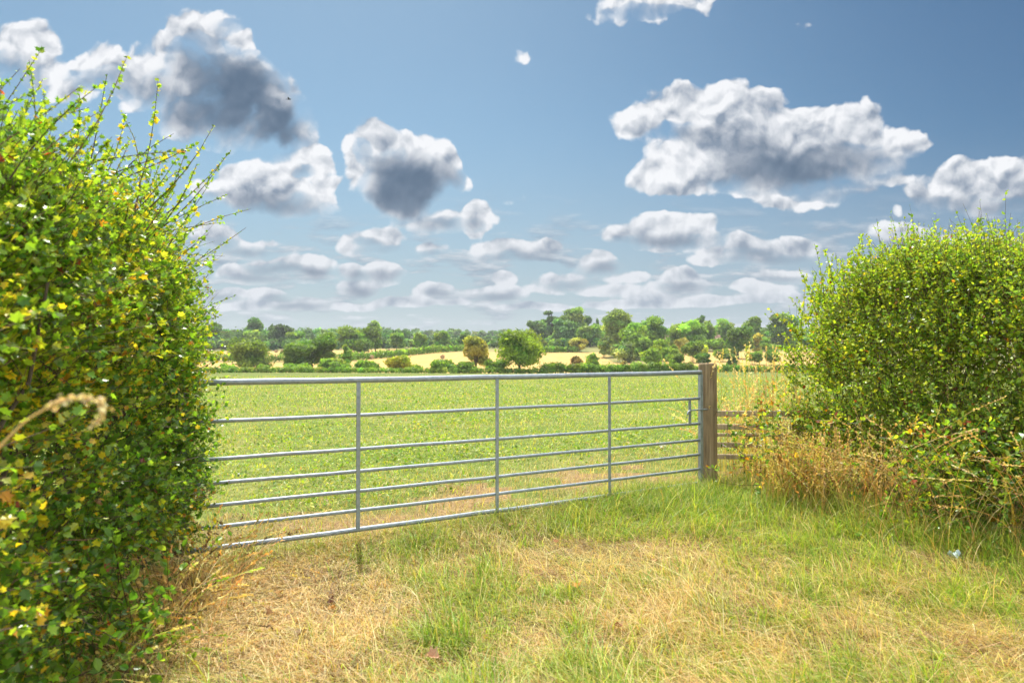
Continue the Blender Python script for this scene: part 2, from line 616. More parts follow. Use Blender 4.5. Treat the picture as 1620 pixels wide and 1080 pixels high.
# ------------------------------------------------------------------ the lie of the land
_py = [-400, -30, 0, 3, 6.7, 10, 15, 30, 60, 100, 130, 150, 170, 200, 230, 280, 330, 400, 500, 700, 900, 1500, 6000]
_pz = [2, .3, 0, 0, .07, .05, -.05, -.35, -.95, -1.8, -2.4, -3.2, -3.6, -2.9, -1.6, .6, 3.0, 5.6, 9.5, 17, 21, 16, -20]
_ys = np.concatenate([np.arange(-400, 1500, 1.0), np.arange(1500, 6001, 10.0)])
_zs = np.interp(_ys, _py, _pz)
_k = np.ones(9) / 9
_sm = np.convolve(np.pad(_zs, 4, mode='edge'), _k, 'valid')
_far = np.convolve(np.pad(_zs, 20, mode='edge'), np.ones(41) / 41, 'valid')
_zs = np.where(_ys > 100, np.where(_ys > 250, _far, _sm), np.where(_ys > 14, _sm, _zs))


def land(x, y):
    x, y = np.asarray(x, float), np.asarray(y, float)
    z = np.interp(y, _ys, _zs)
    nearw = 1 - sstep(y, 8, 25)
    z = z + nearw * 0.02 * np.clip(x, -4, 4)
    z = z + nearw * 0.05 * (fbm(x + 40, y + 40, 0.9, 3) - 0.5)
    z = z + sstep(y, 15, 60) * 0.5 * (fbm(x + 900, y + 900, 0.03, 3) - 0.5)
    z = z + sstep(y, 180, 420) * 5 * (fbm(x + 3000, y + 3000, 0.006, 3) - 0.5)
    return z


def at(px, D, dz=0.0):
    """point on the land seen at photo column px, D metres away"""
    x = (px - 810) / F_PX * D
    return np.array([x, D, float(land(x, D)) + dz])


GATE_A = np.array([-2.121, 4.40])
GATE_B = np.array([1.863, 6.74])


def gate_line_y(x):
    return GATE_A[1] + (np.clip(x, -4, 6) - GATE_A[0]) * (GATE_B[1] - GATE_A[1]) / (GATE_B[0] - GATE_A[0])


gy = np.unique(np.concatenate([np.arange(-400, -20, 20), np.arange(-20, 0, 2), np.arange(0, 14, .25), np.arange(14, 40, 1), np.arange(40, 260, 3),
                               np.arange(260, 800, 10), np.arange(800, 1681, 40)]))
gx_h = np.concatenate([np.arange(0, 8, .25), np.arange(8, 30, 1), np.arange(30, 120, 4), np.arange(120, 700, 20), np.arange(700, 1381, 85)])
gx = np.unique(np.concatenate([-gx_h, gx_h]))
XX, YY = np.meshgrid(gx, gy)
ZZ = land(XX, YY)
GV = np.stack([XX, YY, ZZ], -1).reshape(-1, 3)
nx = len(gx)
gi = np.arange(len(GV)).reshape(len(gy), nx)
GF = np.stack([gi[:-1, :-1], gi[:-1, 1:], gi[1:, 1:], gi[1:, :-1]], -1).reshape(-1, 4)
FC = GV[GF].mean(1)
fx, fy = FC[:, 0], FC[:, 1]
pxc = 810 + fx / np.maximum(fy, 1) * F_PX
region = np.full(len(GF), 5)
strip_ = gate_line_y(fx) + 1.1 + 3.4 * (fbm(fx + 7, fy + 7, 1.1, 3) - .5)      # the dry trodden strip just inside the gate
region[(fy > strip_) & (fy < 133)] = 1
region[fy <= strip_] = 0
region[(fy >= 139) & (fy < 226) & (pxc < 1000)] = 2
region[(fy >= 232) & (fy < 345) & (pxc < 590 + (fy - 232) * 0.4)] = 3
region[(fy >= 226) & (fy < 300) & (pxc >= 560 + (fy - 226) * 1.5) & (pxc < 960)] = 4
region[(fy >= 205) & (fy < 300) & (pxc >= 1050) & (pxc < 1330)] = 6
LANDS = {
    0: ('verge', 'verge', 'grass verge of mixed straw and green in front of the metal gate', 'verge'),
    1: ('pasture', 'pasture', 'flat green pasture stretching from the gate to the clipped hedge', 'pasture'),
    2: ('stubble_field', 'stubble', 'golden stubble strip just beyond the pasture, nearest of the cut fields', 'field'),
    3: ('stubble_field', 'stubble', 'pale stubble field behind the left hedgerow, up against the wood', 'field'),
    4: ('stubble_field', 'stubble', 'golden stubble slope with round bales behind the autumn coloured tree', 'field'),
    6: ('stubble_field', 'stubble', 'thin tawny field strip seen above the wooden gate post', 'field'),
    5: ('ground', 'rough', 'rough grassy land rising under the woods to the skyline', 'ground'),
}
for k, (nm, mk, lab, cat) in LANDS.items():
    fs = GF[region == k]
    if not len(fs):
        continue
    used, inv = np.unique(fs, return_inverse=True)
    g = Geo().add(GV[used], inv.reshape(-1, 4))
    o = g.build(nm, bpy.data.materials.get('land_' + mk) or ground_mat('land_' + mk, mk), smooth=True)
    tag(o, lab, cat, kind='structure')

# ------------------------------------------------------------------ the gate
def galvanised():
    m, t = new_mat('galvanised_steel')
    q = NT(t)
    pos = q.n('ShaderNodeTexCoord').outputs['Object']
    a = q.noise(pos, 28, 5, 0.7)
    b = q.noise(pos, 4, 4)
    c = q.ramp(a, [(.3, (.22, .265, .31)), (.6, (.34, .39, .44)), (.8, (.46, .50, .54))])
    c = q.mix(q.ramp(b, [(.55, (0, 0, 0)), (.75, (.6, .6, .6))]), c, (.30, .29, .27, 1))
    r = q.ramp(a, [(.3, (.36,) * 3), (.7, (.60,) * 3)])
    bump = q.n('ShaderNodeBump', {'Height': a, 'Strength': 0.15, 'Distance': 0.003})
    p = q.n('ShaderNodeBsdfPrincipled', {'Base Color': c, 'Metallic': 0.45, 'Roughness': r, 'Normal': bump.outputs[0]})
    q.out(p.outputs[0])
    return m


def timber(name, c0, c1, c2):
    m, t = new_mat(name)
    q = NT(t)
    pos = q.n('ShaderNodeTexCoord').outputs['Object']
    st = q.n('ShaderNodeMapping', {'Vector': pos, 'Scale': (22, 22, 1.3)}).outputs[0]
    a = q.noise(st, 1.6, 7, 0.65)
    b = q.noise(pos, 3.0, 5)
    c = q.ramp(a, [(.3, c0), (.52, c1), (.75, c2)])
    c = q.mix(q.ramp(b, [(.52, (0, 0, 0)), (.75, (.7, .7, .7))]), c, (.15, .14, .08, 1))
    bump = q.n('ShaderNodeBump', {'Height': a, 'Strength': 0.7, 'Distance': 0.012})
    p = q.n('ShaderNodeBsdfPrincipled', {'Base Color': c, 'Roughness': 0.88, 'Specular IOR Level': .25, 'Normal': bump.outputs[0]})
    q.out(p.outputs[0])
    return m


STEEL = galvanised()
POSTWOOD = timber('weathered_post', (.10, .075, .045), (.30, .225, .14), (.48, .39, .27))
RAILWOOD = timber('grey_rail', (.28, .225, .15), (.50, .41, .29), (.64, .55, .41))

gdir = np.array([*(GATE_B - GATE_A), 0.0])
GLEN = np.linalg.norm(gdir)
gdir /= GLEN
gate_root = empty('field_gate', (GATE_A[0], GATE_A[1], 0.0), math.atan2(gdir[1], gdir[0]))
tag(gate_root, 'long galvanised steel field gate of seven tubular rails closed across the gap', 'gate')
# local frame: x along the gate, y through it, z up
RAILS = [(1.2065, .0215), (.952, .0130), (.704, .0130), (.543, .0130), (.400, .0130), (.259, .0130), (.1215, .0175)]
for z, r in RAILS:
    g = Geo()
    n = 16
    xs = np.linspace(0.0 if r > .015 else 0.01, GLEN - (0.0 if r > .015 else 0.01), n)
    sag = -0.006 * np.sin(np.pi * xs / GLEN) + 0.0015 * rng.standard_normal(n)
    tube(g, np.stack([xs, np.zeros(n), z + sag], -1), r, 14)
    g.build('rail', STEEL, gate_root, smooth=True)
for k in range(5):
    x = GLEN * k / 4
    g = Geo()
    end = k in (0, 4)
    x = x - (0.0 if k < 4 else 0.005) + (0.005 if k == 0 else 0)
    yy = -0.0165 if not end else 0.0
    box(g, (x, yy, .122), (x, yy, 1.188), .007 if not end else .036, .030 if not end else .036, up=(1, 0, 0), bev=.002)
    g.build('upright', STEEL, gate_root)
xl = GLEN - 0.155
g = Geo()
box(g, (xl, -.004, .704), (xl, -.004, .952), .008, .034, up=(1, 0, 0), bev=.002)
g.build('latch_plate', STEEL, gate_root)
g = Geo()
tube(g, [(GLEN + .06, -.022, .842), (GLEN - .10, -.022, .842), (GLEN - .165, -.024, .842), (GLEN - .195, -.026, .830), (GLEN - .212, -.03, .805), (GLEN - .222, -.032, .775)], .0085, 10)
g.build('latch_bolt', STEEL, gate_root, smooth=True)

# ------------------------------------------------------------------ gate post
pz = float(land(1.965, 6.87))
post = empty('gate_post', (1.965, 6.87, pz))
tag(post, 'stout round wooden gate post, weathered brown, at the latch end of the gate', 'post')
g = Geo()
S, zz = 40, np.array([-0.25, 0, .15, .4, .7, 1.0, 1.2 - pz * .3, 1.285 - pz, 1.296 - pz])
rr = np.array([.096, .096, .094, .093, .0915, .090, .089, .0875, .079])
th = np.arange(S) * 2 * np.pi / S
vv = []
for z, r in zip(zz, rr):
    crack = 1 - 0.20 * np.exp(-((th - 4.95 - .05 * np.sin(z * 4)) / .05) ** 2) - .05 * np.exp(-((th - 4.35 + .04 * np.sin(z * 5)) / .06) ** 2)
    lump = 1 + .018 * np.sin(th * 3 + z * 2) + .010 * np.sin(th * 7 + z * 3)
    vv.append(np.stack([r * crack * lump * np.cos(th), r * crack * lump * np.sin(th), np.full(S, z)], -1))
vv = np.array(vv)
idx = np.arange(len(zz) * S).reshape(len(zz), S)
qd = np.stack([idx[:-1], np.roll(idx[:-1], -1, 1), np.roll(idx[1:], -1, 1), idx[1:]], -1).reshape(-1, 4)
g.add(vv.reshape(-1, 3), [qd, idx[-1][None]])
g.build('timber', POSTWOOD, post, smooth=True)
WIRE = simple_mat('old_wire', 0.5, 0.6)
g = Geo()
a_ = np.linspace(0, 2 * np.pi, 33)
tube(g, np.stack([.0965 * np.cos(a_), .0965 * np.sin(a_), .74 + .006 * np.sin(a_ * 2)], -1), .0016, 6, (.25, .24, .22), cap=False)
g.build('wire_loop', WIRE, post, smooth=True)

# ------------------------------------------------------------------ rail fence beyond the post
fen = empty('rail_fence', (2.08, 7.06, float(land(2.08, 7.06))))
tag(fen, 'grey wooden rail fence half buried in brambles beside the gate post', 'fence')
fz = fen.location.z
for z, t in ((.775, .06), (.64, .055), (.553, .035), (.455, .05), (.335, .05)):
    g = Geo()
    p = [(-.05, .012 * rng.standard_normal(), z - fz), (2.7, .25 + .02 * rng.standard_normal(), z - fz - .03 + .02 * rng.standard_normal())]
    box(g, p[0], p[1], .028, t, bev=.006)
    g.build('rail', RAILWOOD, fen)
for x in (1.3, 2.6):
    g = Geo()
    y = .06 + .25 * x / 2.7
    box(g, (x, y, -.2), (x, y, .92 - fz), .08, .07, up=(1, 0, 0), bev=.008)
    g.build('post', RAILWOOD, fen)

# ------------------------------------------------------------------ hedges
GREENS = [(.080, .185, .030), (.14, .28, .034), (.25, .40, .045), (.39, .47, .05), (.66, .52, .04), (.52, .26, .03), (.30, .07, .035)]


def clumpy(S, o, seed, f=3.2, thr=.44, soft=.16):
    """thin out the starts so that the leaves gather in masses with gaps between"""
    a = fbm(S[:, 0] + S[:, 1] + seed, S[:, 2] * 1.2 + seed, f, 3)
    b = fbm(S[:, 1] - S[:, 0] + seed * 2, S[:, 2] + 31, f, 3)
    k = sstep(np.maximum(a, b), thr - soft / 2, thr + soft) > rng.random(len(S))
    return S[k], o[k]


def twig_set(gl, gt, S, d, length, per, size, colw, shape, up=0.25, rad=.0022, spread=1.0, sides=3, bark=(.10, .065, .045)):
    """S (N,3) starts, d (N,3) directions: bent twigs with leaves along them"""
    n = len(S)
    d = unit(d)
    bend = rng.standard_normal((n, 3)) * 0.16 + np.array([0, 0, up])
    tt = np.linspace(0, 1, 5)
    pts = S[:, None] + length[:, None, None] * (d[:, None] * tt[None, :, None] + bend[:, None] * (tt ** 2)[None, :, None])
    v, q = tubes(pts, rad * (length[:, None] / .35) ** .7 * np.linspace(1.2, .35, 5)[None], sides)
    gt.add(v, q, np.repeat(pick(n, [bark, (.16, .10, .06)], [2, 1]), 5 * sides, axis=0))
    t = rng.random((n, per)) ** 0.8 * 0.9 + 0.1
    lp = S[:, None] + length[:, None, None] * (d[:, None] * t[..., None] + bend[:, None] * (t ** 2)[..., None])
    tang = unit(d[:, None] + 2 * bend[:, None] * t[..., None])
    rnd = rng.standard_normal((n, per, 3))
    axis = unit(0.7 * tang + spread * unit(rnd) + np.array([0, 0, -.1]))
    nrm = unit(rng.standard_normal((n, per, 3)) * 0.75 + np.array([-.1, -.25, .75]))
    sz = size * np.clip(np.exp(0.40 * rng.standard_normal((n, per))), .45, 1.5) * (1.1 - .45 * t)
    P3 = lp.reshape(-1, 3)
    leaves(gl, P3, axis.reshape(-1, 3), nrm.reshape(-1, 3), sz.ravel(), pick(len(P3), GREENS, colw(P3)), shape)


# ---- left hedge, close beside the camera
def left_face(y):
    return np.interp(y, [0.8, 1.4, 1.9, 2.4, 3.0, 3.7, 4.4, 4.9, 5.4], [-1.40, -1.45, -1.56, -1.68, -1.78, -1.86, -2.12, -2.38, -2.72])


def left_top(y):
    return np.interp(y, [0.8, 2.2, 3.0, 4.0, 4.7, 5.3, 5.8], [2.0, 2.08, 2.18, 2.28, 2.25, 2.05, 1.7])


def left_pts(n, deep=0.0):
    y = rng.uniform(1.0, 5.7, n)
    w = 0.85 * np.sqrt(np.clip(1 - ((y - 4.6) / 1.15).clip(0) ** 2, 0.02, 1))
    cx = left_face(np.minimum(y, 4.9)) - 0.85
    th = rng.uniform(-.5, 2.3, n)
    r = 1 - np.abs(rng.standard_normal(n)) * (0.10 + deep)
    H = left_top(y)
    ex = np.sign(np.cos(th)) * np.abs(np.cos(th)) ** .55
    ez = np.sign(np.sin(th)) * np.abs(np.sin(th)) ** .55
    lump = 1 + 0.42 * (fbm(y * 1.8 + 9, th * 1.9, 1.5, 3) - .5)
    z = H * .48 + H * .52 * ez * r * lump
    bulge = np.interp(z / H, [0, .18, .4, .7, 1], [-.16, -.02, .03, 0, -.03])
    x = cx + w * ex * r * lump + bulge
    z = np.maximum(z, .05 + rng.random(n) * .2)
    out = np.stack([w * 0 + ex, 0.25 * rng.standard_normal(n) + (y > 4.8) * .7, ez * .8 + .15], -1)
    keep = z > .08
    return np.stack([x, y, z + land(x, y)], -1)[keep], out[keep]


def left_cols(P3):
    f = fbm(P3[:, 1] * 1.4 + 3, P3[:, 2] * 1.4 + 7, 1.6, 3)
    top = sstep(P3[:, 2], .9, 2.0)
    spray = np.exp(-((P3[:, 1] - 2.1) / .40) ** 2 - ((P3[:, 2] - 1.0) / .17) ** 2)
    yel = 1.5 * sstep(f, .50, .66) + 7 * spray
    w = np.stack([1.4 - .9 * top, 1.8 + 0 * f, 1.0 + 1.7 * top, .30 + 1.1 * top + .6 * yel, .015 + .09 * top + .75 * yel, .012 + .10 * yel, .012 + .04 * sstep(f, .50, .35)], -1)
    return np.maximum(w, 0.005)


hedge = empty('hedge', (-2.7, 3.2, 0))
tag(hedge, 'tall overgrown hawthorn hedge with yellowing leaves where the gate ends, close to the viewer', 'hedge')
inv_h = np.array([-2.7, 3.2, 0])
gl, gt = Geo(), Geo()
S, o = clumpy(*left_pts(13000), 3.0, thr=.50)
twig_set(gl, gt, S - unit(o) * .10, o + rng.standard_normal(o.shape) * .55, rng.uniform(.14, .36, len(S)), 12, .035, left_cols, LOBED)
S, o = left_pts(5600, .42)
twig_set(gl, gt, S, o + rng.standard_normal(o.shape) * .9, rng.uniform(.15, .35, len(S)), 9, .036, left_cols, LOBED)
# long wands above the top
ys = np.concatenate([rng.uniform(2.0, 5.2, 60), rng.uniform(2.3, 4.8, 40)])
x0 = left_face(np.minimum(ys, 4.9)) - rng.uniform(.02, .8, len(ys))
S = np.stack([x0, ys, left_top(ys) + rng.uniform(-.25, .02, len(ys))], -1)
d = np.stack([rng.uniform(.0, 1.1, len(ys)), rng.uniform(-.5, .5, len(ys)), rng.uniform(.35, 1.0, len(ys))], -1)
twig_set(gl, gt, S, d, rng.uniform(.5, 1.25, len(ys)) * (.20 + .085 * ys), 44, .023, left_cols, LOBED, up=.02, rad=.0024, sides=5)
# the ragged, arching crown of sprays nearest the viewer
n = 40
ys = rng.uniform(2.0, 3.3, n)
S = np.stack([left_face(ys) - rng.uniform(.0, .55, n), ys, left_top(ys) + rng.uniform(-.2, .0, n)], -1)
d = np.stack([rng.uniform(-.1, .9, n), rng.uniform(-.2, .6, n), rng.uniform(.5, 1.0, n)], -1)
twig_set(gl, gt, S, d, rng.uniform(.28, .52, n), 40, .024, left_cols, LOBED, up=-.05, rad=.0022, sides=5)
# thin side shoots at the gate end
ys = rng.uniform(4.2, 5.2, 60)
S = np.stack([left_face(np.minimum(ys, 4.9)) - .03, ys, rng.uniform(.25, 2.1, 60)], -1)
d = np.stack([rng.uniform(.5, 1, 60), rng.uniform(-.4, .4, 60), rng.uniform(-.1, .5, 60)], -1)
twig_set(gl, gt, S, d, rng.uniform(.14, .34, 60), 13, .022, left_cols, LOBED, up=.05, rad=.0026, sides=4)
# the sprays that swallow the hinge end of the gate
n = 420
S = np.stack([rng.uniform(-2.35, -1.98, n), rng.uniform(4.12, 4.45, n), rng.uniform(.12, 1.35, n)], -1)
twig_set(gl, gt, S, rng.standard_normal((n, 3)) + np.array([.3, -.5, .3]), rng.uniform(.10, .22, n), 10, .030, left_cols, LOBED)
# stems from the ground
n = 60
ys = rng.uniform(1.2, 5.3, n)
x0 = left_face(np.minimum(ys, 4.9)) - rng.uniform(.25, .9, n)
tt = np.linspace(0, 1, 6)
pts = np.stack([x0[:, None] + rng.uniform(-.3, .35, (n, 1)) * tt + .04 * rng.standard_normal((n, 6)),
                ys[:, None] + rng.uniform(-.4, .4, (n, 1)) * tt + .04 * rng.standard_normal((n, 6)),
                left_top(ys)[:, None] * .8 * tt - .02], -1)
v, q = tubes(pts, rng.uniform(.006, .018, n)[:, None] * np.linspace(1, .35, 6)[None], 6)
gt.add(v, q, (.085, .065, .05))
gl.build('foliage', LEAF, hedge, loc=inv_h)
gt.build('branches', TWIG, hedge, loc=inv_h)

# ---- right hedge
RL = np.array([(2.95, 7.1), (2.92, 6.2), (3.15, 5.4), (3.6, 4.65), (4.3, 3.9), (5.2, 3.2)])     # foot of its face
RS = np.concatenate([[0], np.cumsum(np.linalg.norm(np.diff(RL, axis=0), axis=1))])


def right_foot(s):
    return np.stack([np.interp(s, RS, RL[:, 0]), np.interp(s, RS, RL[:, 1])], -1)


def right_top(s):
    return np.interp(s, [-.2, .25, .7, 1.2, 1.8, 2.4, 4.6], [1.45, 1.82, 2.04, 2.12, 2.08, 1.95, 1.8])


def right_pts(n, deep=0.0):
    s = rng.uniform(-.1, RS[-1], n)
    p = right_foot(s)
    tan = unit(right_foot(s + .05) - right_foot(s - .05))
    inn = np.stack([-tan[:, 1], tan[:, 0]], -1)
    inn = np.where(inn[:, :1] < 0, -inn, inn)
    H = right_top(s) * (1 + .10 * (fbm(s * 2 + 5, s * 0, 2.0, 3) - .5))
    th = rng.uniform(-.45, 2.2, n)
    r = 1 - np.abs(rng.standard_normal(n)) * (.11 + deep)
    ex = np.sign(np.cos(th)) * np.abs(np.cos(th)) ** .75
    ez = np.sign(np.sin(th)) * np.abs(np.sin(th)) ** .62
    lump = 1 + .52 * (fbm(s * 1.9 + 31, th * 1.9 + 2, 1.4, 3) - .5)
    w = 0.85
    z = H * .46 + H * .54 * ez * r * lump
    off = w - w * ex * r * lump + .22 * sstep(z / H, .1, .0) + .16 * (z / H)
    xy = p + inn * off[:, None]
    z = np.maximum(z, .06 + .25 * rng.random(n))
    out = np.concatenate([-inn * ex[:, None], (ez * .8 + .25)[:, None]], 1)
    out[:, 0] -= (s < .5) * .6
    return np.stack([xy[:, 0], xy[:, 1], z + land(xy[:, 0], xy[:, 1])], -1), out


def right_cols(P3):
    f = fbm(P3[:, 0] * 1.5 + 60, P3[:, 2] * 1.5 + 20, 1.8, 3)
    top = sstep(P3[:, 2], .6, 1.9)
    lft = sstep(P3[:, 0], 4.0, 2.8)
    yel = sstep(f, .52, .74)
    w = np.stack([.3 - .25 * top, .9 + 0 * f, 2.0 + 1.8 * top, 1.3 + 1.5 * lft + 1.4 * top, .03 + .25 * lft * yel + .2 * yel, .02 + .06 * yel, .03 + .07 * (1 - top)], -1)
    return np.maximum(w, .005)


hedge2 = empty('hedge', (3.4, 5.6, 0))
tag(hedge2, 'broad bushy green hedge rising behind dry weeds next to the rail fence', 'hedge')
inv_h = np.array([3.4, 5.6, 0])
gl, gt = Geo(), Geo()
S, o = clumpy(*right_pts(11500), 8.0, thr=.50)
up = np.array([0, 0, 1.0])
twig_set(gl, gt, S - unit(o) * .12, o * .7 + rng.standard_normal(o.shape) * .45 + up * .55, rng.uniform(.16, .40, len(S)), 13, .034, right_cols, OVAL, rad=.0024)
S, o = right_pts(4200, .42)
twig_set(gl, gt, S, o + rng.standard_normal(o.shape) * .9, rng.uniform(.15, .35, len(S)), 9, .036, right_cols, OVAL)
S, o = right_pts(2600, .3)
S[:, 2] = land(S[:, 0], S[:, 1]) + rng.uniform(.08, 1.3, len(S))
twig_set(gl, gt, S, o + rng.standard_normal(o.shape) * .9 + up * .3, rng.uniform(.15, .35, len(S)), 10, .036, right_cols, OVAL)
n = 240
s = np.concatenate([rng.uniform(.0, 1.2, 80), rng.uniform(.8, 3.6, 160)])
p = right_foot(s)
S = np.stack([p[:, 0] + rng.uniform(.1, 1.0, n), p[:, 1] + rng.uniform(.1, .8, n), right_top(s) + rng.uniform(-.35, .0, n)], -1)
d = np.stack([rng.uniform(-.45, .3, n), rng.uniform(-.25, .25, n), np.ones(n)], -1)
twig_set(gl, gt, S, d, rng.uniform(.20, .56, n), 44, .036, right_cols, OVAL, up=.0, rad=.0026, sides=4)
n = 60
s = rng.uniform(.1, RS[-1], n)
p = right_foot(s)
x0, y0 = p[:, 0] + rng.uniform(.3, 1.0, n), p[:, 1] + rng.uniform(.2, .7, n)
pts = np.stack([x0[:, None] + rng.uniform(-.45, .35, (n, 1)) * tt + .03 * rng.standard_normal((n, 6)),
                y0[:, None] + rng.uniform(-.4, .3, (n, 1)) * tt + .03 * rng.standard_normal((n, 6)),
                right_top(s)[:, None] * .8 * tt - .02], -1)
v, q = tubes(pts, rng.uniform(.005, .015, n)[:, None] * np.linspace(1, .35, 6)[None], 6)
gt.add(v, q, (.10, .07, .05))
gl.build('foliage', LEAF, hedge2, loc=inv_h)
gt.build('branches', TWIG, hedge2, loc=inv_h)

# ------------------------------------------------------------------ grass
G_LUSH, G_MID, G_PALE = (.16, .30, .03), (.27, .38, .042), (.45, .47, .09)
STRAW, STRAW2, TAWNY, BROWN = (.59, .445, .18), (.70, .575, .31), (.50, .325, .12), (.17, .11, .055)
GPAL = [G_LUSH, G_MID, G_PALE, STRAW, STRAW2, TAWNY, BROWN]


def bump2(x, y, cx, cy, rx, ry):
    return np.exp(-(((x - cx) / rx) ** 2 + ((y - cy) / ry) ** 2))


def verge_green(x, y):
    g = .66 + 1.0 * (fbm(x + 50, y + 50, 1.3, 4) - .5) + 1.9 * (fbm(x + 5, y + 5, 4.5, 3) - .5)
    g = g + .6 * bump2(x, y, 1.5, 6.0, .85, .75) + .5 * bump2(x, y, 2.3, 4.9, .9, .55) + .7 * bump2(x, y, 1.0, 5.35, .5, .4)
    g = g + .10 * bump2(x, y, -.25, 3.25, .6, .6) + .35 * bump2(x, y, -.6, 4.4, .45, .45) + .35 * bump2(x, y, 3.0, 4.0, .7, .5)
    g = g - .55 * bump2(x, y, .35, 4.5, .5, .45) - .5 * bump2(x, y, .55, 3.7, .5, .3) - .95 * bump2(x, y, -1.35, 3.7, .6, .9)
    g = g - .35 * bump2(x, y, 1.5, 3.3, .8, .35) - .25 * bump2(x, y, 2.0, 3.9, .6, .3)
    return np.clip(g, 0, 1)


def verge_bare(x, y):
    return np.clip(bump2(x, y, -1.38, 3.75, .36, .75) + .35 * bump2(x, y, -1.2, 3.0, .3, .4) + .3 * bump2(x, y, .35, 4.6, .35, .3), 0, 1)


# verge: sampled thicker towards the viewer
n = 330000
y = 1 / rng.uniform(1 / 8.2, 1 / 1.9, n)
y = np.where(rng.random(n) < .35, rng.uniform(1.9, 8.2, n), y)
x = rng.uniform(-.88, .92, n) * y
keep = (y < gate_line_y(x) + .25) & (rng.random(n) > .93 * verge_bare(x, y))
x, y = x[keep], y[keep]
n = len(x)
gr = verge_green(x, y)
isg = rng.random(n) < gr * .95
lush = sstep(gr, .5, 1.0)
dk = fbm(x + 3, y + 77, 3.5, 3)
wts = np.stack([np.where(isg, .35 + .5 * lush, 0), np.where(isg, 1.2, 0), np.where(isg, 1.1 - .2 * lush, .15), np.where(isg, .12, 1.1), np.where(isg, .05, .9), np.where(isg, .03, .35), np.where(isg, 0.06, 1.5 * sstep(dk, .48, .66) + .10)], -1)
h = np.where(isg, rng.uniform(.03, .090, n) * (1 + .5 * lush + .5 * bump2(x, y, 1.6, 5.8, 1.2, .8)), rng.uniform(.025, .11, n)) * np.exp(.25 * rng.standard_normal(n)) * (.35 + 1.3 * fbm(x + 9, y, 3.0, 3))
h *= np.where(rng.random(n) < .18, 1.9, 1.0)
lean = np.where(isg, rng.uniform(.3, 1.5, n), rng.uniform(.5, 2.2, n))
g = Geo()
base = np.stack([x, y, land(x, y) - .006], -1)
ang = rng.uniform(0, 2 * np.pi, n) * .75 + 3.0 * fbm(x + 70, y + 11, .8, 2)
blades(g, base, h, rng.uniform(.0024, .0056, n) * np.where(isg, 1.15, .85), ang, lean, pick(n, GPAL, wts), 4)
n = 9000
x, y = -1.35 + .33 * rng.standard_normal(n), 3.75 + .62 * rng.standard_normal(n)
ok = (y < gate_line_y(x)) & (x > -1.95)
x, y = x[ok], y[ok]
n = len(x)
blades(g, np.stack([x, y, land(x, y) + .004 + .012 * rng.random(n)], -1), rng.uniform(.05, .20, n), rng.uniform(.002, .006, n), rng.uniform(0, 6.3, n), rng.uniform(2.0, 3.2, n) * .5, pick(n, GPAL, [0, .02, .1, 1.2, 1.4, .5, .5]), 4, 1.6)
n = 5200
t = rng.random(n)
x = GATE_A[0] + (GATE_B[0] - GATE_A[0]) * t
y = GATE_A[1] + (GATE_B[1] - GATE_A[1]) * t - .12 + .14 * rng.standard_normal(n)
ok = fbm(x + 9, y * 0 + 2, 2.6, 3) + .2 * t > .50 - .22 * rng.random(n)
x, y, t = x[ok], y[ok], t[ok]
n = len(x)
blades(g, np.stack([x, y, land(x, y) - .005], -1), rng.uniform(.06, .19, n), rng.uniform(.0025, .005, n), rng.uniform(0, 6.3, n), rng.uniform(.4, 1.8, n), pick(n, GPAL, np.stack([.6 * t, .4 + 1.0 * t, .6 + .3 * t, 1.1 - .8 * t, .9 - .7 * t, .3 - .2 * t, .15 + 0 * t], -1)), 5)
# longer thin straws standing over the short grass
n = 2600
y = 1 / rng.uniform(1 / 7.0, 1 / 2.3, n)
x = rng.uniform(-.8, .85, n) * y
ok = (y < gate_line_y(x) - .15) & (rng.random(n) < .25 + .75 * sstep(x, -.3, 1.2))
x, y = x[ok], y[ok]
n = len(x)
blades(g, np.stack([x, y, land(x, y)], -1), rng.uniform(.14, .42, n), rng.uniform(.0016, .003, n), rng.uniform(0, 2 * np.pi, n), rng.uniform(.2, 1.3, n), pick(n, GPAL, [0, .1, .5, 1.2, 1.6, .4, 0]), 6)
o = g.build('grass', GRASS)
tag(o, 'short mixed green and straw coloured grass covering the verge before the gate', 'grass', kind='stuff')

# pasture beyond the gate
g = Geo()
n = 150000
y = np.exp(rng.uniform(np.log(4.3), np.log(75), n))
x = rng.uniform(-.95, .95, n) * y
keep = y > gate_line_y(x) + .02 - .15 * rng.random(n)
keep &= ~((x > 3.2) & (y < 8)) & ~((x < -2.6) & (y < 6))
x, y = x[keep], y[keep]
n = len(x)
past = y - gate_line_y(x)
dry = sstep(past, 3.4, .5) * (.72 + .30 * bump2(x, y, 1.4, 7.8, 1.0, 1.2)) + 1.1 * (fbm(x + 44, y + 18, .16, 3) - .5) + .8 * (fbm(x + 14, y + 98, .5, 3) - .5) + .75 * bump2(x, y, 1.5, 8.0, .9, 1.0) + .5 * (fbm(x + 4, y + 8, .55, 4) - .45) + .10 * sstep(y, 20, 60)
gr = np.clip(.97 - dry, .04, 1)
isg = rng.random(n) < gr
near_dry = sstep(past, 2.6, .6)
isg &= rng.random(n) > .65 * near_dry
wts = np.stack([np.where(isg, .6, 0), np.where(isg, 1.2, .05), np.where(isg, 1.1, .25), np.where(isg, .08, 1.0), np.where(isg, .04, .5), np.where(isg, .0, .7), np.where(isg, 0, .15)], -1)
sz = (y / 6.0) ** .55
h = rng.uniform(.03, .085, n) * sz * np.where(isg, 1, 1.35) * (.5 + 1.0 * fbm(x, y, .7, 4)) * np.where(past < 2.2, 1.5, 1.0)
w = np.where(isg, rng.uniform(.004, .012, n), rng.uniform(.002, .004, n)) * sz
